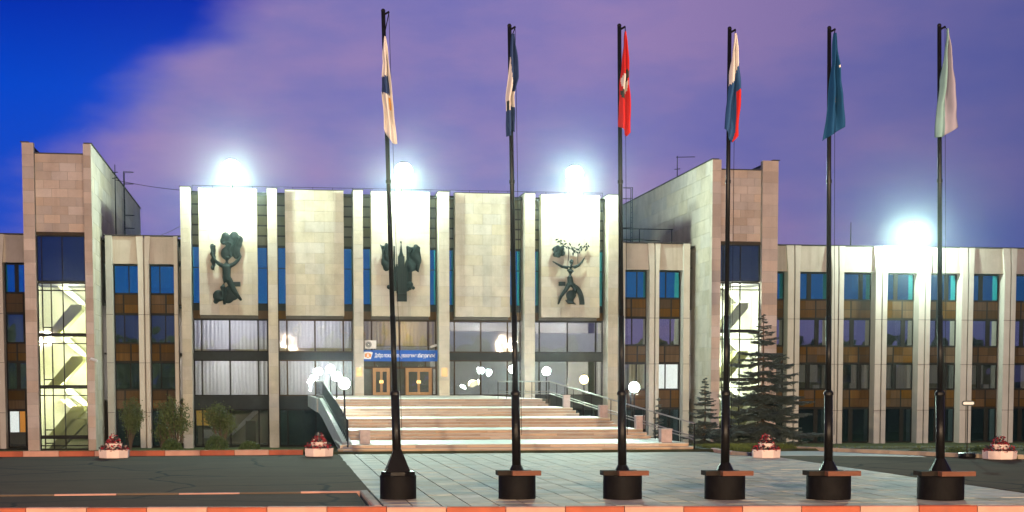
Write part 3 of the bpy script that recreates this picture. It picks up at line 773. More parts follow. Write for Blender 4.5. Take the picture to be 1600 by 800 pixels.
# ------------------------------------------------------------------ building: stair towers
def tower(label, x0, x1, yf, yb, pl, pr, zw, zdark, wallm, power, lcol, notch_l):
    b = thing('stair_tower', ((x0 + x1) / 2, yf, -1.7), label, 'building')
    T = 18.25
    # side walls, clad on the outside
    for s, xo in ((-1, x0), (1, x1)):
        xa, xb = (xo + .04, xo + .35) if s < 0 else (xo - .35, xo - .04)
        w = cube('side_wall', M_core, xa, xb, yf + .5, yb, -1.7, T - .05, b)
        clad(w, M_stone, 'y', yf + .55, yb, 12.3, T, xo + (.04 if s < 0 else -.04), 2.4, 1.0, out=s)
        clad(w, M_stone, 'y', yf + .55, yf + 5.4, -1.7, 12.3, xo + (.04 if s < 0 else -.04), 1.25, 1.0, out=s)
        cube('coping', M_flash, xo - .08 if s < 0 else xo - .45, xo + .45 if s < 0 else xo + .08, yf - .06, yb, T + .01, T + .06, w)
    for a, c in ((x0, x0 + pl), (x1 - pr, x1)):
        p = cube('corner_pier', M_core, a + .04, c - .04, yf + .04, yf + .55, -1.7, T - .03, b)
        clad(p, M_tower, 'x', a, c, -1.7, T, yf + .04, 1.3, .78)
        clad(p, M_stone, 'y', yf + .01, yf + .55, -1.7, T, a + .04, .6, .78, out=-1)
        clad(p, M_stone, 'y', yf + .01, yf + .55, -1.7, T, c - .04, .6, .78, out=1)
    xa, xb = x0 + pl, x1 - pr
    h = cube('head_panel', M_core, xa, xb, yf + .38, yf + .8, zw + .05, 17.55, b)
    clad(h, M_tower, 'x', xa + .01, xb - .01, zw + .02, 17.6, yf + .38, 1.1, .56)
    cube('coping', M_flash, xa, xb, yf + .25, yf + .9, 17.61, 17.66, h)
    cube('roof', M_roof, x0 + .35, x1 - .35, yf + .8, yb, 16.6, 16.7, b)
    cube('rear_wall', M_core, x0 + .35, x1 - .35, yb - .3, yb, -1.7, 17.6, b)
    # glazing of the stairwell
    cube('lintel', M_frame_br, xa, xb, yf + .30, yf + .5, zw - .20, zw + .018, b)
    W = xb - xa; xm = xa + W * .52; xn = xa + W * .28; xk = xa + W * .10
    zz = zw - .21; first = True
    levels = [zdark, zdark - 3.45, zdark - 6.85, zdark - 10.15]
    window(b, xa, xb, levels[0] + .02, zz, yf + .45, (xk, xm), gl=M_glass_d, t=.07)
    zt = levels[0]
    for i in range(4):
        zb = levels[i + 1] if i < 3 else -1.68
        if zt - zb < .4: break
        hz = zt - .55
        w = window(b, xa, xb, zb + .06, zt - .04, yf + .45, (xk, xn, xm), (hz,) if hz > zb + .3 else (), gl=M_glass_c, t=.07)
        cube('sash_rail', M_frame, xk + .03, xn - .03, yf + .41, yf + .49, zb + .45, zb + .53, w)
        cube('transom', M_frame, xa, xb, yf + .36, yf + .54, zb - .04, zb + .06, b)
        # landing, raking flight, ceiling lamp
        cube('landing', M_flight, x0 + .36, x1 - .36, yf + .75, yf + 1.5, zb - .1, zb + .10, b)
        fl = MB()
        fl.prism(M_flight, [(xa + .35, zb + .10), (xa + 1.15, zb + .10), (xb - .45, zb + 1.70), (xb - .45, zb + 2.05), (xb - 1.15, zb + 2.05)], yf + 1.6, yf + 3.2)
        fl.build('stair_flight', b)
        fl = MB(); fl.prism(wallm, [(xb - .5, zb + 1.9), (xb - .05, zb + 1.9), (xa + 1.5, zb + 3.35), (xa + .9, zb + 3.35)], yf + 3.3, yf + 4.6)
        fl.build('stair_flight', b)
        point_light('stair_light', ((xa + xb) / 2 + .3, yf + 1.9, zb + 2.9), power, lcol, .25, b)
        zt = zb
    cube('stairwell_wall', wallm, x0 + .36, x1 - .36, yf + 4.7, yf + 4.9, -1.7, zw + .3, b)
    for s in (x0 + .36, x1 - .42): cube('stairwell_wall', wallm, s, s + .06, yf + .6, yf + 4.69, -1.7, zw + .3, b)
    cube('stairwell_ceiling', M_room, x0 + .36, x1 - .36, yf + .8, yf + 4.69, zdark - .1, zdark, b)
    return b
tower('stone stair tower, lamp glow tinted into its front, with lit yellow stairwell at left', -15.97, -11.64, 104, 141.5, .74, .50, 12.56, 9.35, M_wellwall, P_WELL, (1.0, .97, .70), True)
tower('stone stair tower with brilliant white stairwell behind the big spruce', 30.2, 34.96, 104.5, 141.5, .64, 1.14, 12.64, 9.85, M_wellwall2, P_WELL * 1.5, (1.0, 1.0, .84), False)

# ------------------------------------------------------------------ roof things: ladders, masts, cables
def ladder(x, y, z0, z1, ytop, label):
    t = thing('roof_ladder', (x, y, z0), label, 'ladder')
    for s in (-.28, .28):
        MB().tube(M_black, [(x, y + s, z0), (x, y + s, z1), (x + .0, y + s, z1 + .9)], .035, 6).build('stile', t)
    k = 0; z = z0 + .3
    while z < z1: MB().tube(M_black, [(x, y - .28, z), (x, y + .28, z)], .024, 5).build('rung', t); z += .42
    d = ytop
    for z in (z0 + 2.2, z0 + 3.2, z1, z1 + .9):
        MB().tube(M_black, [(x + d * .75 * math.sin(a * math.pi / 10), y + .32 * math.cos(a * math.pi / 10), z) for a in range(11)], .022, 5).build('cage_hoop', t)
ladder(-11.45, 124.5, 12.66, 18.3, 1, 'caged black ladder on roof side of the left stair tower')
ladder(29.95, 128.0, 12.66, 18.3, -1, 'caged black ladder on roof side of the right stair tower')
def mast(x, y, z0, z1, label, arms=()):
    t = thing('roof_mast', (x, y, z0), label, 'antenna')
    MB().tube(M_black, [(x, y, z0), (x, y, z1)], [.06, .03], 6).build('pole', t)
    for za, xa, xb in arms: MB().tube(M_black, [(x + xa, y, za), (x + xb, y, za + .06)], .03, 5).build('arm', t)
    return t
mast(-11.3, 116, 12.66, 18.6, 'thin dark mast against the side of the left stair tower', ((18.0, -.2, .2), (17.6, -.2, .2)))
mast(33.1, 125, 16.7, 21.5, 'television antenna on roof of the right stair tower', ((21.4, -.1, 1.5), (20.4, -.25, .25)))
mast(43.2, 112, 12.66, 14.9, 'thin rod on roof of the long right office wing')
for x, y0, lab in ((26.4, 114, 'pipe guard rail on roof of the right two-bay wing'),):
    t = thing('roof_guard_rail', (x, y0, 12.66), lab, 'railing')
    for z, sag in ((13.55, .0), (14.35, 0)): MB().tube(M_black, [(25, 114, z), (27.3, 114, z), (29.9, 114 if z > 14 else 118, z + (.3 if z < 14 else 0))], .04, 6).build('rail', t)
    for q in (25.1, 27.3, 29.8): MB().tube(M_black, [(q, 114, 12.66), (q, 114, 14.35)], .04, 6).build('post', t)
def cable(pts, sag, label, r=.018):
    a, c = Vector(pts[0]), Vector(pts[1]); n = 14
    P = [a.lerp(c, i / n) - Vector((0, 0, sag * 4 * (i / n) * (1 - i / n))) for i in range(n + 1)]
    tag(MB().tube(M_black, P, r, 5).build('roof_cable', None), label, 'cable')
cable([(-11.3, 116, 17.5), (-2.9, 112, 16.3)], .25, 'thin cable slung from left tower mast to the hall roof')
cable([(-9.0, 124, 14.2), (-5.9, 112, 14.2)], .1, 'thin cable slung low between left tower and hall side')
def roof_line():
    t = thing('lightning_cable', (9, 109.5, 15.8), 'thin conductor wire on short posts along the hall roof edge', 'cable')
    pts = []
    for i in range(22):
        x = -5.5 + i * 29 / 21; pts.append((x, 109.6, 16.42))
        MB().tube(M_black, [(x, 109.6, 15.8), (x, 109.6, 16.44)], .014, 4).build('post', t)
    MB().tube(M_black, pts, .016, 4).build('wire', t)
roof_line()

# ------------------------------------------------------------------ lamps
def floodlight(x, y, z, yroof, zroof, tilt, label, power):
    t = thing('roof_floodlight', (x, yroof, zroof), label, 'floodlight', 'floodlights on the roof edge')
    MB().tube(M_black, [(x, yroof, zroof), (x, yroof, z - .2), (x, y + .35, z + .05)], .05, 8).build('bracket', t)
    a = R(tilt); c = Vector((x, y, z))
    Mx = Matrix.Translation(c) @ Matrix.Rotation(a, 4, 'X')
    h = MB(); h.lathe(M_signdark, (0, 0, 0), [(.22, .60), (.38, .54), (.54, .10), (.56, 0.0), (.52, .02)], 20)
    ho = h.build('reflector', t, True); Mh = Mx; ho.matrix_basis = Mh; WM[ho.name] = Mh
    e = MB().ball(M_lampglass, (0, 0, 0), .60, 16, (1, 1, .8)).build('lens', t, True); e.matrix_basis = Mx; WM[e.name] = Mx
    d = Mx.to_3x3() @ Vector((0, 0, -1))
    point_light('light', c + d * .72, power, C_FLOOD, .25, t)
    # the beam thrown forward over the square
    sd = bpy.data.lights.new('beam', 'SPOT'); sd.energy = P_BEAM * power / P_FLOOD; sd.color = (.66, 1.0, .78); sd.shadow_soft_size = .3
    sd.spot_size = R(50); sd.spot_blend = 1
    aim = (Vector((x * .7 + 1 if x < 30 else 34, 73, 0)) - c).normalized()
    link('beam', sd, Matrix.Translation(c + aim * .8) @ aim.to_track_quat('-Z', 'Y').to_matrix().to_4x4(), t)
floodlight(-2.75, 106.6, 17.25, 108.6, 16.05, -38, 'blazing floodlight above the left relief panel', P_FLOOD)
floodlight(8.90, 106.6, 17.3, 108.6, 16.05, -38, 'blazing floodlight above the central relief panel', P_FLOOD * .8)
floodlight(20.85, 106.6, 17.35, 108.6, 16.05, -38, 'blazing floodlight above the right relief panel', P_FLOOD)
floodlight(46.0, 107.3, 13.8, 109.3, 12.8, -38, 'blazing floodlight on the roof edge of the right wing', P_FLOOD)

def lantern(x, y, z0, z, label, m, col, power):
    t = thing('lantern_post', (x, y, z0), label, 'lamp', 'lantern posts beside the stairs')
    MB().tube(M_black, [(x, y, z0), (x, y, z - .2)], [.05, .035], 8).build('post', t)
    MB().lathe(M_black, (x, y, z - .22), [(.06, 0), (.14, .05), (.05, .09)], 12).build('collar', t)
    MB().ball(m, (x, y, z), .26, 14).build('globe', t, True)
    MB().lathe(M_black, (x, y, z + .255), [(.11, 0), (.10, .05), (.02, .09)], 12).build('cap', t)
    for k in range(1):
        point_light('light', (x, y, z + .02), power, col, .27, t)
YL = lambda y: gz(0, y)
lantern(3.30, 74, 1.08, 2.72, 'glaring globe lantern left of stairs, nearest of the left row', M_lampglass, C_STAIR, P_STAIR)
lantern(3.36, 85, 1.88, 3.12, 'glaring globe lantern left of stairs, middle of the left row', M_lampglass, C_STAIR, P_STAIR)
lantern(3.42, 96, 1.88, 3.62, 'glaring globe lantern left of stairs, farthest of the left row', M_lampglass, C_STAIR, P_STAIR)
lantern(17.5, 74, gz(0, 74), 2.54, 'greenish globe lantern beside right railing, just right of the third flagpole', M_lampglass, C_STAIR, P_STAIR)
lantern(17.2, 85, gz(0, 85), 2.95, 'warm yellow globe lantern beyond the right railing', M_lampwarm, C_WARM, P_STAIR * .9)
lantern(17.0, 96, gz(0, 96), 3.51, 'white globe lantern beyond right railing left of the yellow one', M_lampglass, C_STAIR, P_STAIR)
lantern(15.6, 101, gz(0, 101), 3.67, 'white globe lantern showing behind the second flagpole', M_lampglass, C_STAIR, P_STAIR)
# sodium street lamps across the street, whose warm light falls on the forecourt and the front
def street_lamp(x, y, h, label):
    t = thing('street_lamp', (x, y, -.14), label, 'street lamp', 'sodium street lamps along the street')
    MB().tube(M_black, [(x, y, -.14), (x, y, h - 1), (x, y + .3, h - .2), (x, y + 1.8, h + .15)], [.11, .08, .06, .05], 8).build('post', t, True)
    MB().box(M_signdark, x - .16, x + .16, y + 1.5, y + 2.4, h + .10, h + .26).build('head', t)
    MB().box(M_lampsod, x - .13, x + .13, y + 1.6, y + 2.3, h + .04, h + .10).build('lens', t)
    point_light('light', (x, y + 1.95, h - .25), P_SODIUM, C_SODIUM, .25, t)
for x, lab in ((-34, 'sodium street lamp across the street, left one'), (2, 'sodium street lamp across the street, middle one'), (38, 'sodium street lamp across the street, right one')):
    street_lamp(x, -32, 9.2, lab)

# ------------------------------------------------------------------ thin haze volume added to give the lamps their bloom
def haze():
    m = bpy.data.materials.new('bloom_haze'); m.use_nodes = True
    N = m.node_tree.nodes; L = m.node_tree.links; N.remove(N['Principled BSDF'])
    v = N.new('ShaderNodeVolumePrincipled'); v.inputs['Color'].default_value = (.85, .95, 1.0, 1)
    v.inputs['Density'].default_value = HAZE; v.inputs['Anisotropy'].default_value = .972
    L.new(v.outputs[0], N['Material Output'].inputs['Volume'])
    tag(MB().box(m, -110, 130, -100, 175, -3.2, 24).build('haze'), 'thin haze volume added around the square for the glow of its lamps', 'haze', kind='stuff')
haze()

# ------------------------------------------------------------------ bronze reliefs on the panels
def organic(mb, name, parent, voxel=.05):
    o = mb.build(name, parent, True)
    md = o.modifiers.new('remesh', 'REMESH'); md.mode = 'VOXEL'; md.voxel_size = voxel; md.use_smooth_shade = True
    return o
YP = 108.045
def relief_a():
    t = thing('bronze_relief', (-2.9, YP, 8.2), 'dark bronze relief of a figure with lyre and laurel on left panel', 'relief', 'bronze reliefs on the hall panels')
    k = .0455 / 6.15
    P = lambda cx, cy, d=.3: (-3.03 + (cx - 245) * k, YP - d, 13.47 - cy * k)
    f = MB()
    f.tube(M_bronze, [P(232, 285), P(226, 370), P(225, 460), P(232, 500)], [0.266, 0.308, 0.280, 0.308], 10)
    f.ball(M_bronze, P(235, 292, .38), .17, 8)
    f.tube(M_bronze, [P(215, 480), P(190, 560, .36), P(207, 640), P(202, 720, .2)], [0.238, 0.196, 0.154, 0.098], 8)
    f.tube(M_bronze, [P(245, 490), P(285, 580, .36), P(325, 640), P(358, 680, .2)], [0.238, 0.196, 0.140, 0.084], 8)
    f.tube(M_bronze, [P(225, 380), P(160, 350, .4), P(125, 320, .4), P(98, 265, .35)], [0.168, 0.140, 0.112, 0.070], 8)
    f.tube(M_bronze, [P(240, 375), P(300, 345, .4), P(335, 310, .4), P(362, 268, .35)], [0.168, 0.140, 0.112, 0.070], 8)
    organic(f, 'figure', t)
    c = MB()
    for x, y, r, d in ((150, 640, .36, .15), (235, 650, .40, .12), (285, 630, .34, .15), (125, 690, .17, .1), (250, 580, .25, .2)): c.ball(M_bronze, P(x, y, d), r * 1.12, 8, (1, .5, 1))
    organic(c, 'rock', t)
    h = MB()
    for x, y, r in ((220, 98, .25), (202, 135, .22), (300, 95, .28), (345, 125, .24), (228, 250, .36), (300, 215, .36), (325, 165, .30), (272, 150, .25), (320, 260, .25), (250, 195, .22)):
        h.ball(M_bronze, P(x, y, .28), r * 1.15, 8, (1, .6, 1.1))
    h.tube(M_bronze, [P(190, 165, .5), P(240, 145, .55), (P(275, 165, .55)), P(250, 210, .5), P(270, 280, .5)], .07, 6)
    h.tube(M_bronze, [P(340, 100, .5), P(300, 180, .55), P(290, 250, .5), P(310, 300, .45)], .07, 6)
    organic(h, 'laurel_crown', t)
    w = MB()
    for i in range(7):
        y = 190 + i * 32; w.ball(M_bronze, P(103 + (8 if i % 2 else -4), y, .26), .15 - .004 * i, 7, (1.15, .6, 1.5))
    w.tube(M_bronze, [P(84, 172), P(104, 300), P(118, 432)], [.05, .10, .02], 6); w.tube(M_bronze, [P(126, 172), P(118, 260)], [.04, .09], 6)
    organic(w, 'wing', t)
    MB().box(M_bronze, P(288, 0)[0], P(350, 0)[0], YP - .25, YP, P(0, 552)[2], P(0, 510)[2]).build('bracket_block', t)
def relief_b():
    t = thing('bronze_relief', (8.6, YP, 8.3), 'dark bronze relief of a spired tower between banners on central panel', 'relief', 'bronze reliefs on the hall panels')
    k = .0452 / 7.27
    P = lambda cx, cy, d=.3: (8.78 + (cx - 305) * k, YP - d, 13.02 - cy * k)
    def bx(x0, x1, y0, y1, d, name, p=t):
        return MB().box(M_bronze, P(x0, 0)[0], P(x1, 0)[0], YP - d, YP, P(0, y1)[2], P(0, y0)[2]).build(name, p)
    base = bx(262, 370, 645, 735, .34, 'tower_base'); body = bx(256, 368, 345, 644, .40, 'tower_body'); up = bx(274, 346, 232, 344, .36, 'tower_upper')
    for i in range(4): bx(268 + i * 26, 280 + i * 26, 380, 620, .44, 'buttress', body)
    for x in (250, 352): bx(x, x + 18, 322, 358, .38, 'pinnacle', body)
    MB().lathe(M_bronze, P(310, 232, .18), [(.19, 0), (.10, .28), (.03, .80), (.015, .95)], 8).build('spire', t)
    s = MB(); c = P(308, 74, .18)
    star = []
    for i in range(10):
        r = .11 if i % 2 == 0 else .045; a = math.pi / 2 + i * math.pi / 5; star.append((c[0] + r * math.cos(a), c[2] + r * math.sin(a)))
    s.prism(M_bronze, star, c[1] - .03, c[1] + .03).build('star', t)
    def banner(xa, xb, y0, y1, lean, name):
        v = []; f = []; n, m = 14, 10
        for j in range(m + 1):
            for i in range(n + 1):
                u, w = i / n, j / m
                x = xa + (xb - xa) * u + lean * w * (1 - .3 * u) + 10 * math.sin(w * 6 + u * 5)
                y = y0 + (y1 - y0) * w + 14 * math.sin(u * 7)
                v.append(P(x, y, .28 + .13 * math.sin(u * 9 + 2.5 * math.sin(w * 5))))
        f = [(j * (n + 1) + i, j * (n + 1) + i + 1, (j + 1) * (n + 1) + i + 1, (j + 1) * (n + 1) + i) for j in range(m) for i in range(n)]
        o = MB().add(v, f, M_bronze).build(name, t, True); md = o.modifiers.new('solid', 'SOLIDIFY'); md.thickness = .06
    banner(70, 188, 105, 385, 46, 'banner'); banner(378, 528, 118, 400, -18, 'banner')
    for x in (232, 376): MB().tube(M_bronze, [P(x, 120, .2), P(x + 6, 620, .2)], .06, 6).build('banner_pole', t)
    for x, y, r in ((172, 575, .16), (445, 583, .12), (405, 548, .24), (210, 560, .18)): MB().ball(M_bronze, P(x, y, .2), r, 8, (1, .6, 1)).build('boss', t)
    o = MB(); o.prism(M_bronze, [P(228, 350)[::2], P(256, 350)[::2], P(256, 620)[::2], P(218, 600)[::2]], YP - .2, YP); o.build('shoulder', t)
    o = MB(); o.prism(M_bronze, [P(368, 350)[::2], P(430, 400)[::2], P(425, 600)[::2], P(370, 625)[::2]], YP - .2, YP); o.build('shoulder', t)
def relief_c():
    t = thing('bronze_relief', (20.9, YP, 8.2), 'dark bronze relief of a figure raising its arms to leaves on right panel', 'relief', 'bronze reliefs on the hall panels')
    k = .0458 / 6.96
    P = lambda cx, cy, d=.3: (20.83 + (cx - 285) * k, YP - d, 13.20 - cy * k)
    f = MB()
    f.ball(M_bronze, P(290, 285, .36), .15, 8, (1, 1, 1.25)); f.tube(M_bronze, [P(290, 305, .34), P(286, 335)], .07, 8)
    f.tube(M_bronze, [P(284, 335), P(282, 380), P(275, 450), P(280, 500), P(285, 535)], [.22, .27, .20, .22, .26], 10)
    f.tube(M_bronze, [P(255, 345), P(190, 338, .34), P(135, 308, .32), P(84, 280, .3)], [.13, .10, .075, .045], 8)
    f.tube(M_bronze, [P(315, 345), P(368, 322, .34), P(408, 282, .32), P(436, 236, .3)], [.13, .10, .075, .045], 8)
    f.tube(M_bronze, [P(262, 530), P(225, 590, .4), P(175, 660), P(150, 738, .2)], [.19, .15, .11, .07], 8)
    f.tube(M_bronze, [P(308, 530), P(340, 580, .4), P(330, 640, .3), P(300, 700, .2)], [.19, .15, .11, .07], 8)
    organic(f, 'figure', t, .04)
    v = []; n = 14
    for i in range(n + 1):
        u = i / n; a = u * math.pi / 2
        for r0, r1 in ((75, 60), (125, 105)):
            x = 312 + r0 * math.sin(a) * 1.0; y = 740 - (r0 * 1.75) * math.cos(a) if r0 > 100 else 740 - 160 * math.cos(a)
            for d in (.05, .32): v.append(P(x, y, d))
    fs = []
    for i in range(n):
        o = 4 * i
        for a, c in ((0, 1), (1, 3), (3, 2), (2, 0)): fs.append((o + a, o + c, o + 4 + c, o + 4 + a))
    MB().add(v, fs, M_bronze).build('arch', t)
    m = MB()
    for x, y, r in ((290, 640, .36), (285, 690, .26), (320, 610, .22)): m.ball(M_bronze, P(x, y, .15), r, 8, (1, .5, 1))
    m.tube(M_bronze, [P(225, 688, .2), P(260, 722, .25), P(310, 720, .25), P(350, 740, .15)], [.03, .10, .10, .03], 8)
    organic(m, 'rock', t)
    MB().box(M_bronze, P(160, 0)[0], P(228, 0)[0], YP - .25, YP, P(0, 540)[2], P(0, 496)[2]).build('bracket_block', t)
    cl = MB(); q = random.Random(3)
    for i in range(26):
        a = q.uniform(0, 6.28); r = 55 * math.sqrt(q.random()); cl.ball(M_bronze, P(152 + r * math.cos(a), 180 + r * math.sin(a), q.uniform(.12, .35)), q.uniform(.10, .17), 6)
    organic(cl, 'foliage', t, .045)
    spots = [(132, 48), (150, 70), (178, 62), (185, 92), (215, 62), (222, 95), (200, 120), (235, 130), (262, 132), (275, 95), (300, 140), (325, 135), (320, 165), (310, 200), (352, 180), (375, 100), (392, 125), (400, 155), (380, 180), (360, 150), (432, 122), (456, 90), (462, 130), (480, 112), (450, 155)]
    for x, y in spots:
        a = q.uniform(0, 6.28); L = q.uniform(17, 30)
        c, s_ = math.cos(a), math.sin(a)
        pts = [(-1, 0), (-.2, .42), (1, 0), (-.2, -.42)]
        poly = [P(x + L * (px * c - pz * s_), y + L * (px * s_ + pz * c))[::2] for px, pz in pts]
        MB().prism(M_bronze, poly, YP - .30, YP - .22).build('leaf', t)
    for a, c in (((262, 270), (262, 140)), ((365, 300), (362, 190)), ((236, 130), (150, 60)), ((262, 135), (330, 160)), ((330, 160), (470, 110))):
        MB().tube(M_bronze, [P(*a, .2), P(*c, .24)], .022, 5).build('stem', t)
relief_a(); relief_b(); relief_c()

# ------------------------------------------------------------------ flagpoles and flags
POLES = [ # base x, y, top x, top z, drum diameter, cone, which side the boards run
    (2.86, 36.2, 2.57, 11.3, .86, .52, 0),
    (5.64, 35.8, 5.46, 10.97, .88, .10, 1),
    (8.10, 35.4, 7.97, 10.97, .92, .10, 1),
    (10.48, 35.0, 10.49, 10.9, .96, .16, 1),
    (12.89, 34.6, 12.75, 10.9, 1.04, .20, 1),
    (15.46, 34.1, 15.21, 10.93, 1.08, .26, 1)]
ORD = ['leftmost', 'second', 'third', 'fourth', 'fifth', 'rightmost']
def flagpole(k, bx, by, tx, tz, dia, cone, boards):
    lab = ['leftmost flagpole, slightly leaning, with a steep cone on its black drum',
           'second flagpole from left on a black drum base', 'third flagpole from left, beside the red flag, on a black drum base',
           'fourth flagpole from left, holding the tricolour, on a black drum base', 'fifth flagpole from left on a black drum base in front of office wing',
           'rightmost flagpole on the widest black drum base'][k]
    t = thing('flagpole', (bx, by, 0), lab, 'flagpole', 'flagpoles along the street kerb')
    r = dia / 2
    MB().lathe(M_tar, (bx, by, 0), [(r, 0), (r * 1.0, .02), (r * 1.0, .53), (r * .97, .56)], 32).build('drum', t, True)
    zb = .56
    if boards:
        a = r * 1.12
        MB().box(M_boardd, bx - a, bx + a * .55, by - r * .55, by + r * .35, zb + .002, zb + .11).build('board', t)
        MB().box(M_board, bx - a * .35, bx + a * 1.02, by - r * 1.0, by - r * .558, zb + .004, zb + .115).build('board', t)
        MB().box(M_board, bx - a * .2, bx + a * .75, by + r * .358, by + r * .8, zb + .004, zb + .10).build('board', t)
        zb += .112
    else:
        MB().lathe(M_black, (bx, by, zb), [(r * 1.0, 0.002), (r * 1.0, .08), (r * .9, .085)], 8, .3).build('cap_slab', t)
        zb += .086
    ax = lambda z: bx + (tx - bx) * z / tz
    MB().lathe(M_black, (ax(zb), by, zb), [(.12 + cone * .55, 0), (.115, cone + .02)], 4 if not boards else 12, .78).build('foot_cone', t)
    MB().tube(M_black, [(ax(zb - .1), by, zb - .1), (ax(2.5), by, 2.5)], [.105, .10], 16).build('lower_pole', t, True)
    MB().lathe(M_black, (ax(2.5), by, 2.44), [(.115, 0), (.115, .06), (.075, .11)], 16).build('collar', t)
    MB().tube(M_black, [(ax(2.5), by, 2.5), (ax(4.3), by, 4.3)], .066, 14).build('middle_pole', t, True)
    MB().tube(M_black, [(ax(4.28), by, 4.28), (tx, by, tz)], [.058, .047], 12).build('upper_pole', t, True)
    MB().lathe(M_black, (ax(7.4), by, 7.36), [(.066, 0), (.066, .08)], 12).build('joint_band', t)
    MB().ball(M_black, (tx, by, tz), .052, 6).build('cap', t)
    h = MB(); h.tube(M_black, [(tx, by, tz - .10), (tx + .14, by - .02, tz - .02)], .025, 5); h.build('flag_arm', t)
    MB().tube(M_black, [(ax(1.5) + .13, by - .02, 1.5), (tx + .13, by - .02, tz - .05)], .006, 4).build('halyard', t)
for i, p in enumerate(POLES): flagpole(i, *p)
# flags: limp cloth, gathered at the top corner and hanging in folds
def flag(k, label, outline, z0, z1, pattern, fold=4.0, seed=0):
    """outline: list of (w, left, right) giving the hanging width in metres from the pole axis"""
    bx, by, tx, tz = POLES[k][:4]
    t = thing('flag', (tx, by - .05, z1), label, 'flag', 'flags hanging on the flagpoles')
    n, m = 26, 44; v = []; f = []; mi = []; mats = []
    def interp(w):
        for (w0, a0, b0), (w1, a1, b1) in zip(outline[:-1], outline[1:]):
            if w <= w1: q = (w - w0) / (w1 - w0); return a0 + (a1 - a0) * q, b0 + (b1 - b0) * q
        return outline[-1][1:]
    bot = lambda u: pattern('hem', u, 0)
    for j in range(m + 1):
        for i in range(n + 1):
            u, w = i / n, j / m
            a, c = interp(w); ax = bx + (tx - bx) * (z1 + (z0 - z1) * w) / tz
            z = z1 + (z0 - z1) * (w * (1 - bot(u)) )
            d = (.03 + .07 * min(1, w * 2.2)) * math.sin(u * fold * math.pi + seed + .6 * math.sin(w * 4 + seed)) + .022 * math.sin(w * 13 + u * 6 + seed) + .028 * mnoise.noise((u * 5 + seed, w * 7, seed))
            v.append((ax + a + (c - a) * u + .022 * mnoise.noise((w * 6 + seed, seed, u * 1.5)), by - .19 + d, z))
    o = MB(); o.v = v
    for j in range(m):
        for i in range(n):
            f.append((j * (n + 1) + i, j * (n + 1) + i + 1, (j + 1) * (n + 1) + i + 1, (j + 1) * (n + 1) + i))
            mi.append(o._m(pattern('col', (i + .5) / n, (j + .5) / m)))
    o.f = f; o.mi = mi
    ob = o.build('cloth', t, True)
    md = ob.modifiers.new('solid', 'SOLIDIFY'); md.thickness = .006
    MB().tube(M_black, [(tx + .13, by - .03, tz - .04), (tx + outline[0][1] + .02, by - .16, z1 - .02)], .012, 5).build('toggle', t)
def pat1(q, u, w):
    if q == 'hem': return .22 * max(0, .62 - u)
    if u > .60 and w > .57: return M_fo if w < .68 and u < .86 else M_fw
    if .43 - .1 * u < w < .57 - .06 * u + .02: return M_fw if u > .8 else M_fn
    return M_fw
def pat2(q, u, w):
    if q == 'hem': return .10 * (1 - abs(u - .35)) if u > .45 else .0
    if w < .58: return M_fn if u > (.0 if w < .22 else (w - .22) * 1.1 + .10) else M_fw
    if w < .76: return M_fg if .12 < u < .35 and .66 < w else M_fw
    return M_fn
def pat3(q, u, w):
    if q == 'hem': return .10 * abs(u - .75) * 1.3
    if ((u - .72) / .26) ** 2 + ((w - .42) / .055) ** 2 < 1: return M_fg
    if ((u - .5) / .42) ** 2 + ((w - .51) / .085) ** 2 < 1: return M_fw
    if ((u - .28) / .2) ** 2 + ((w - .64) / .04) ** 2 < 1: return M_fg
    return M_fr
def pat4(q, u, w):
    if q == 'hem': return .12 * abs(u - .62) * 1.6
    if w < .55 - .28 * u: return M_fw
    if u > .72 and w > .54: return M_fr
    if w > 1.32 - .55 * u: return M_fr
    return M_fb if u < .86 or w > .3 else M_fw
def pat5(q, u, w):
    if q == 'hem': return .13 * u
    if abs(u - .5) < .10 and abs(w - .655) < .022: return M_fo
    if abs(u - .9) < .08 and abs(w - .345) < .015: return M_fw
    return M_ft
def pat6(q, u, w):
    if q == 'hem': return .16 * max(0, u - .3)
    return M_fp if u > .58 - .12 * w else M_fa
flag(0, 'limp white flag with a dark blue band and orange corner on leftmost pole', [(0, -.02, .03), (.35, -.08, .10), (.6, -.10, .13), (1, -.10, .22)], 8.25, 10.68, pat1, 3, .4)
flag(1, 'limp navy and white flag clinging to second pole', [(0, .02, .08), (.25, -.02, .14), (.45, -.08, .16), (.62, -.12, .06), (1, -.14, .04)], 8.42, 10.75, pat2, 3, 1.7)
flag(2, 'limp red flag with a small white emblem on third pole', [(0, .09, .12), (.3, .03, .16), (.6, -.03, .19), (1, -.06, .19)], 8.42, 10.80, pat3, 3, 2.2)
flag(3, 'limp white, blue and red tricolour on fourth pole', [(0, .06, .12), (.3, .00, .17), (.6, -.07, .21), (1, -.16, .18)], 8.28, 10.75, pat4, 3, 3.0)
flag(4, 'limp dark teal flag with tiny orange dot on fifth pole', [(0, .04, .10), (.3, .00, .16), (.6, -.07, .21), (1, -.22, .28)], 8.30, 10.75, pat5, 3.5, .9)
flag(5, 'limp pale aqua and rose flag on rightmost pole', [(0, .10, .15), (.3, .03, .22), (.7, -.12, .30), (1, -.20, .38)], 8.35, 10.82, pat6, 3.2, 2.8)

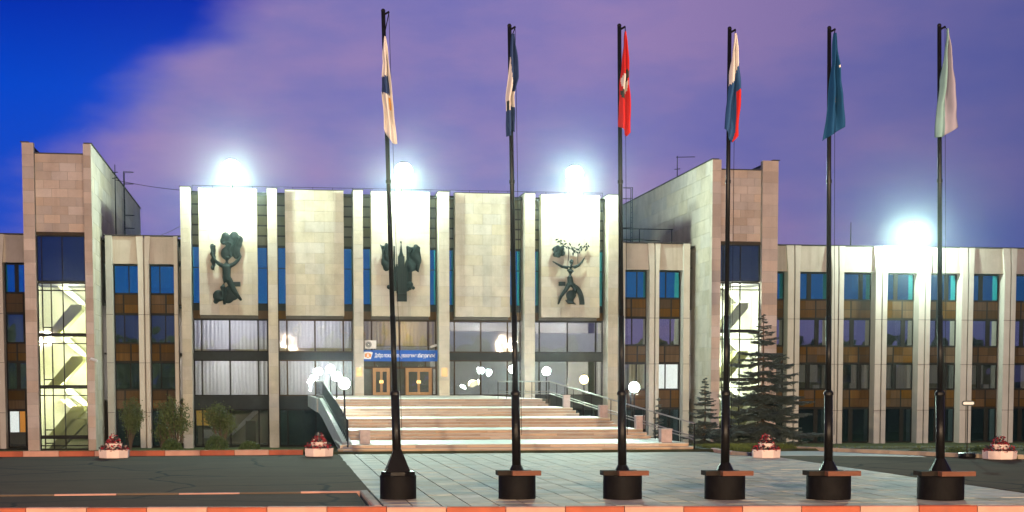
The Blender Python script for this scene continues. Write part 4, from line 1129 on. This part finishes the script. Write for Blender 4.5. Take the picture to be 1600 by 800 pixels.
# ------------------------------------------------------------------ planters
frnd = random.Random(11)
def petals(mb, m, c, rx, rz, n, size):
    for _ in range(n):
        a = frnd.uniform(0, 6.283); q = math.sqrt(frnd.random()); el = frnd.uniform(.15, 1.0)
        p = Vector((c[0] + rx * q * math.cos(a), c[1] + rx * q * math.sin(a), c[2] + rz * (1 - q * q) * el + .02))
        d1 = Vector((frnd.uniform(-1, 1), frnd.uniform(-1, 1), frnd.uniform(-.6, .6))).normalized(); d2 = d1.cross(Vector((frnd.uniform(-1, 1), frnd.uniform(-1, 1), frnd.uniform(-1, 1)))).normalized()
        s = size * frnd.uniform(.6, 1.3)
        mb.add([p - d1 * s, p + d2 * s * .6, p + d1 * s, p - d2 * s * .6], [(0, 1, 2, 3)], m)
def planter(x, y, z, s, label, rot):
    t = thing('flower_planter', (x, y, z), label, 'planter', 'two-tier flower planters')
    MB().lathe(M_pot, (x, y, z), [(.56 * s, 0), (.58 * s, .02), (.60 * s, .27), (.60 * s, .30), (.53 * s, .30), (.52 * s, .22)], 8, rot).build('lower_tray', t)
    MB().lathe(M_soil, (x, y, z + .2), [(.525 * s, 0), (.525 * s, .05)], 8, rot).build('soil', t)
    MB().lathe(M_pot, (x, y, z + .24), [(.28 * s, 0), (.33 * s, .26), (.33 * s, .29), (.27 * s, .29), (.26 * s, .22)], 8, rot).build('upper_tray', t)
    MB().lathe(M_soil, (x, y, z + .45), [(.265 * s, 0), (.265 * s, .03)], 8, rot).build('soil', t)
    for m, nm, n in ((M_fll, 'foliage', 260), (M_flr, 'red_flowers', 190), (M_flw, 'pale_flowers', 46)):
        mb = MB()
        petals(mb, m, (x, y, z + .50), .31 * s, .38, n // 2, .055)
        for k in range(12):
            a = k * math.pi / 6 + (.2 if m is M_flw else 0)
            if m is M_flw and k % 4: continue
            petals(mb, m, (x + .43 * s * math.cos(a), y + .43 * s * math.sin(a), z + .25), .15 * s, .24, n // 12, .055)
        tag(mb.build(nm, t), kind='stuff')
planter(-5.85, 57.9, 0, .95, 'pink two-tier flower planter on forecourt asphalt in front of left tower', .39)
planter(1.62, 58.1, 0, .95, 'pink two-tier flower planter at paving corner by left foot of stairs', .39)
planter(17.85, 54.4, 0, .90, 'pink two-tier flower planter in front of the big spruce', .2)
planter(25.85, 52.1, 0, 1.02, 'pink two-tier flower planter near the right edge beside the sign', .39)

# ------------------------------------------------------------------ sign on a post
def sign():
    x, y = 25.02, 53.0
    t = thing('direction_sign', (x, y, 0), 'small pale sign plate on thin black post with tyre foot', 'sign')
    MB().lathe(M_black, (x, y, 0), [(.30, 0), (.32, .06), (.30, .18), (.18, .20)], 18).build('foot', t)
    MB().tube(M_black, [(x, y, .18), (x, y, 1.92)], .022, 8).build('post', t)
    def pill(w, h, y0, y1, m, nm, par):
        poly = [(x + sx * (w - h) + h * math.cos(a), 2.0 + h * math.sin(a)) for sx, r0 in ((1, -90), (-1, 90)) for a in [R(r0 + q * 20) for q in range(10)]]
        return MB().prism(m, poly, y0, y1).build(nm, par)
    pl = pill(.25, .095, y - .05, y - .026, M_signdark, 'plate', t)
    pill(.21, .050, y - .056, y - .051, M_white, 'white_panel', pl)
sign()

# ------------------------------------------------------------------ plants
prnd = random.Random(5)
def spruce(x, y, z, h, r, label, whorls, nb, seed):
    q = random.Random(seed)
    t = thing('spruce_tree', (x, y, z), label, 'tree', 'spruces right of the stairs')
    MB().tube(M_bark, [(x, y, z - .1), (x + .02, y, z + h * .5), (x, y, z + h * .97)], [.11 * h / 6, .06 * h / 6, .012], 8).build('trunk', t)
    mb = MB(); V = []; F = []
    def needle_spray(a, b, droop, width):
        d = b - a; L = d.length
        if L < .02: return
        d = d.normalized(); side = d.cross(Vector((0, 0, 1))); side.normalize()
        n = max(8, int(L / .017))
        for i in range(n):
            u = (i + q.random()) / n; p = a + d * (L * u)
            for s in (-1, 1):
                ln = width * (1.05 - .75 * u) * q.uniform(.6, 1.2)
                dd = (side * s * q.uniform(.7, 1.0) + d * q.uniform(.4, .8) + Vector((0, 0, q.uniform(-.55, .15)))).normalized()
                e = p + dd * ln; nn = dd.cross(Vector((q.uniform(-.6, .6), q.uniform(-.6, .6), 1))).normalized() * (.009 + .012 * q.random())
                o = len(V); V.extend([p - nn, p + nn, e + nn * .5, e - nn * .5]); F.append((o, o + 1, o + 2, o + 3))
    limbs = MB()
    for k in range(whorls):
        u = k / (whorls - 1)
        zz = z + h * (.03 + .93 * u ** .92) + q.uniform(-.08, .08)
        rr = r * (1 - u) ** .9 * q.uniform(.78, 1.15) + .05
        n = max(4, int(nb * (1 - .55 * u)))
        for i in range(n):
            a = 2 * math.pi * (i + q.uniform(-.3, .3)) / n + k * 1.3
            L = rr * q.uniform(.6, 1.15)
            c, s = math.cos(a), math.sin(a)
            base = Vector((x, y, zz + q.uniform(-.10, .10))); rise = .30 * (u - .35)
            mid = base + Vector((c * L * .55, s * L * .55, L * (rise - .10)))
            tip = base + Vector((c * L, s * L, L * (rise - .06 + q.uniform(-.05, .08))))
            limbs.tube(M_bark, [base, mid, tip], [.022, .014, .004], 4, False)
            w = .16 + .26 * L / 2
            needle_spray(base + (mid - base) * .15, mid, 0, w); needle_spray(mid, tip, 0, w * .8)
            m_ = max(2, int(L / .17))
            for j in range(m_):
                f = .25 + .7 * (j + q.random() * .5) / m_
                p = base.lerp(mid, f / .55) if f < .55 else mid.lerp(tip, (f - .55) / .45)
                for sg in (-1, 1):
                    ang = a + sg * q.uniform(.55, 1.0); ll = L * (1.05 - f) * q.uniform(.3, .55) + .05
                    needle_spray(p, p + Vector((math.cos(ang) * ll, math.sin(ang) * ll, -ll * q.uniform(.05, .35))), 0, w * .55)
    tag(limbs.build('limbs', t), kind='stuff')
    mb.add(V, F, M_needle); tag(mb.build('crown', t), kind='stuff')
spruce(21.85, 67.2, gz(0, 67), 6.25, 2.8, 'tall layered blue spruce in front of the right stair tower', 20, 13, 2)
spruce(19.95, 70, gz(0, 70) - .1, 3.45, 1.15, 'small dense spruce left of the tall one', 19, 11, 4)
spruce(18.35, 72.5, gz(0, 72) - .1, 2.55, .55, 'tiny young spruce behind the right railing', 11, 8, 9)

def leaf_cloud(pts_fn, n, size, q, m):
    V = []; F = []
    for _ in range(n):
        p = Vector(pts_fn(q)); a = Vector((q.uniform(-1, 1), q.uniform(-1, 1), q.uniform(-.7, .9))).normalized(); b = a.cross(Vector((q.uniform(-1, 1), q.uniform(-1, 1), q.uniform(-1, 1)))).normalized()
        s = size * q.uniform(.6, 1.4); o = len(V)
        V.extend([p - a * s, p + b * s * .5, p + a * s, p - b * s * .5]); F.append((o, o + 1, o + 2, o + 3))
    return MB().add(V, F, m)
def shrub(x, y, h, r, label, seed, n=3200):
    z = gz(x, y); q = random.Random(seed)
    t = thing('leafy_shrub', (x, y, z), label, 'shrub', 'tall shrubs on the lawn left of the stairs')
    tips = []
    st = MB()
    for i in range(15):
        a = q.uniform(0, 6.28); rr = r * math.sqrt(q.random()); hh = h * q.uniform(.5, 1.0)
        top = Vector((x + rr * math.cos(a), y + rr * math.sin(a), z + hh)); mid = Vector((x + rr * .5 * math.cos(a), y + rr * .5 * math.sin(a), z + hh * .5))
        st.tube(M_bark, [(x + q.uniform(-.05, .05), y, z - .05), mid, top], [.022, .014, .004], 4, False)
        tips.append((mid, top))
        for j in range(3):
            f = q.uniform(.3, .9); p = mid.lerp(top, f); e = p + Vector((q.uniform(-.3, .3), q.uniform(-.3, .3), q.uniform(.1, .35)))
            st.tube(M_bark, [p, e], [.008, .003], 3, False); tips.append((p, e))
    tag(st.build('stems', t), kind='stuff')
    def fn(q):
        a, b = tips[int(q.random() * len(tips))]; p = a.lerp(b, q.random() ** .7)
        return p + Vector((q.gauss(0, .10), q.gauss(0, .10), q.gauss(0, .09)))
    tag(leaf_cloud(fn, n, .045, q, M_leaf).build('crown', t), kind='stuff')
shrub(-6.0, 66, 2.3, .55, 'tall leafy shrub nearest the left stair tower', 1)
shrub(-4.15, 66, 2.3, .55, 'tall leafy shrub in front of the first stone pier', 2)
shrub(-2.25, 65.5, 2.15, .65, 'tall leafy shrub in front of the first hall bay', 3)
shrub(-4.75, 67.5, 1.7, .45, 'shorter leafy shrub between the two left tall shrubs', 4, 2000)
def ball_bush(x, y, r, hz, label, seed):
    z = gz(x, y); q = random.Random(seed)
    t = thing('round_bush', (x, y, z), label, 'bush', 'low clipped bushes on the lawn')
    MB().tube(M_bark, [(x, y, z - .1), (x, y, z + hz * .6)], .03, 5).build('stem', t)
    def fn(q):
        a = q.uniform(0, 6.283); e = math.asin(q.random()); k = q.uniform(.78, 1.05) * (1 + .08 * math.sin(5 * a + seed))
        return (x + r * k * math.cos(a) * math.cos(e), y + r * k * math.sin(a) * math.cos(e), z + hz * k * math.sin(e))
    tag(leaf_cloud(fn, 2600, .032, q, M_leaf2).build('foliage', t), kind='stuff')
ball_bush(-2.28, 61.3, .47, .62, 'round clipped bush, largest on the left lawn', 1)
ball_bush(-4.02, 61.5, .40, .50, 'round clipped bush left of the largest one', 2)
ball_bush(-1.0, 61.4, .42, .40, 'low flat clipped bush nearest the stairs', 3)
for i, (x, y, r, hz, lab) in enumerate(((24.9, 57.0, .5, .42, 'low bush on the right verge nearest the walkway'), (26.1, 56.2, .55, .5, 'low bush on the right verge behind the rightmost flagpole'), (27.5, 57.0, .6, .5, 'low bush on the right verge behind the sign'), (29.5, 56.6, .6, .45, 'low bush on the right verge at right edge'))):
    ball_bush(x, y, r, hz, lab, 10 + i)

def grass():
    q = random.Random(8); V = []; F = []
    def blade(x, y, z, h):
        a = q.uniform(0, 6.283); w = .012; c, s = math.cos(a) * w, math.sin(a) * w; lx, ly = q.gauss(0, .35) * h, q.gauss(0, .35) * h
        o = len(V); V.extend([(x - c, y - s, z), (x + c, y + s, z), (x + lx, y + ly, z + h)]); F.append((o, o + 1, o + 2))
    for _ in range(26000):
        x = q.uniform(-19.6, 1.9); y = 59.5 + abs(q.gauss(0, 1.4)); blade(x, y, gz(x, y) - .03, q.uniform(.06, .14))
    for _ in range(16000):
        x = q.uniform(17.55, 21.0); y = 56.2 + abs(q.gauss(0, 5)) ; 
        if y < 60 and (x - 17.5) > (y - 56) * .55: continue
        zz = max(.02, gz(x, max(y, 60))) if y < 62 else gz(x, y)
        blade(x, y, zz - .03, q.uniform(.07, .28))
    for _ in range(22000):
        x = q.uniform(21.6, 36); y = 52.0 + abs(q.gauss(0, 4.5))
        if y < 60.9 - (x - 21.1) * 1.85 + .3: continue
        zz = .02 if y < 60 else gz(x, y); blade(x, y, zz - .03, q.uniform(.06, .16))
    tag(MB().add(V, F, M_grass).build('lawn_grass'), 'green grass growing on the lawns beside the stairs', 'grass', kind='stuff')
grass()
struct('lawn_bank', MB().slab(M_lawn, [(17.55, 57.0), (18.0, 56.0), (18.7, 55.75), (18.65, 60.3), (21.0, 60.7), (21.0, 64), (17.2, 64), (17.3, 60)], -.2, .06))
struct('lawn_verge', MB().slab(M_lawn, [(21.3, 60.6), (22.4, 58.7), (24.3, 55.4), (25.4, 53.3), (27, 52.05), (34, 51.0), (70, 50.0), (70, 62), (21.3, 62)], -.2, .07))

def tree_belt():
    # the wood across the street behind the camera; it shows only in the window glass
    q = random.Random(31); V = []; F = []
    x = -130
    while x < 150:
        h = q.uniform(8.0, 12.5); r = q.uniform(2.4, 4.0); y = q.uniform(-92, -80)
        for _ in range(150):
            u = q.random() ** .7; a = q.uniform(0, 6.283); rr = r * math.sqrt(q.random()) * (1.1 - u * .9)
            p = Vector((x + rr * math.cos(a), y + rr * math.sin(a), .4 + h * u)); d = Vector((q.uniform(-1, 1), q.uniform(-.4, .4), q.uniform(-1, 1))).normalized(); e = d.cross(Vector((0, 1, 0))).normalized(); s_ = q.uniform(.35, .75)
            o = len(V); V.extend([p - d * s_, p + e * s_, p + d * s_, p - e * s_]); F.append((o, o + 1, o + 2, o + 3))
        x += q.uniform(1.8, 3.2)
    tag(MB().add(V, F, M_leaf).build('tree_belt'), 'dark belt of trees across the street, seen mirrored in the windows', 'trees', kind='stuff')
tree_belt()
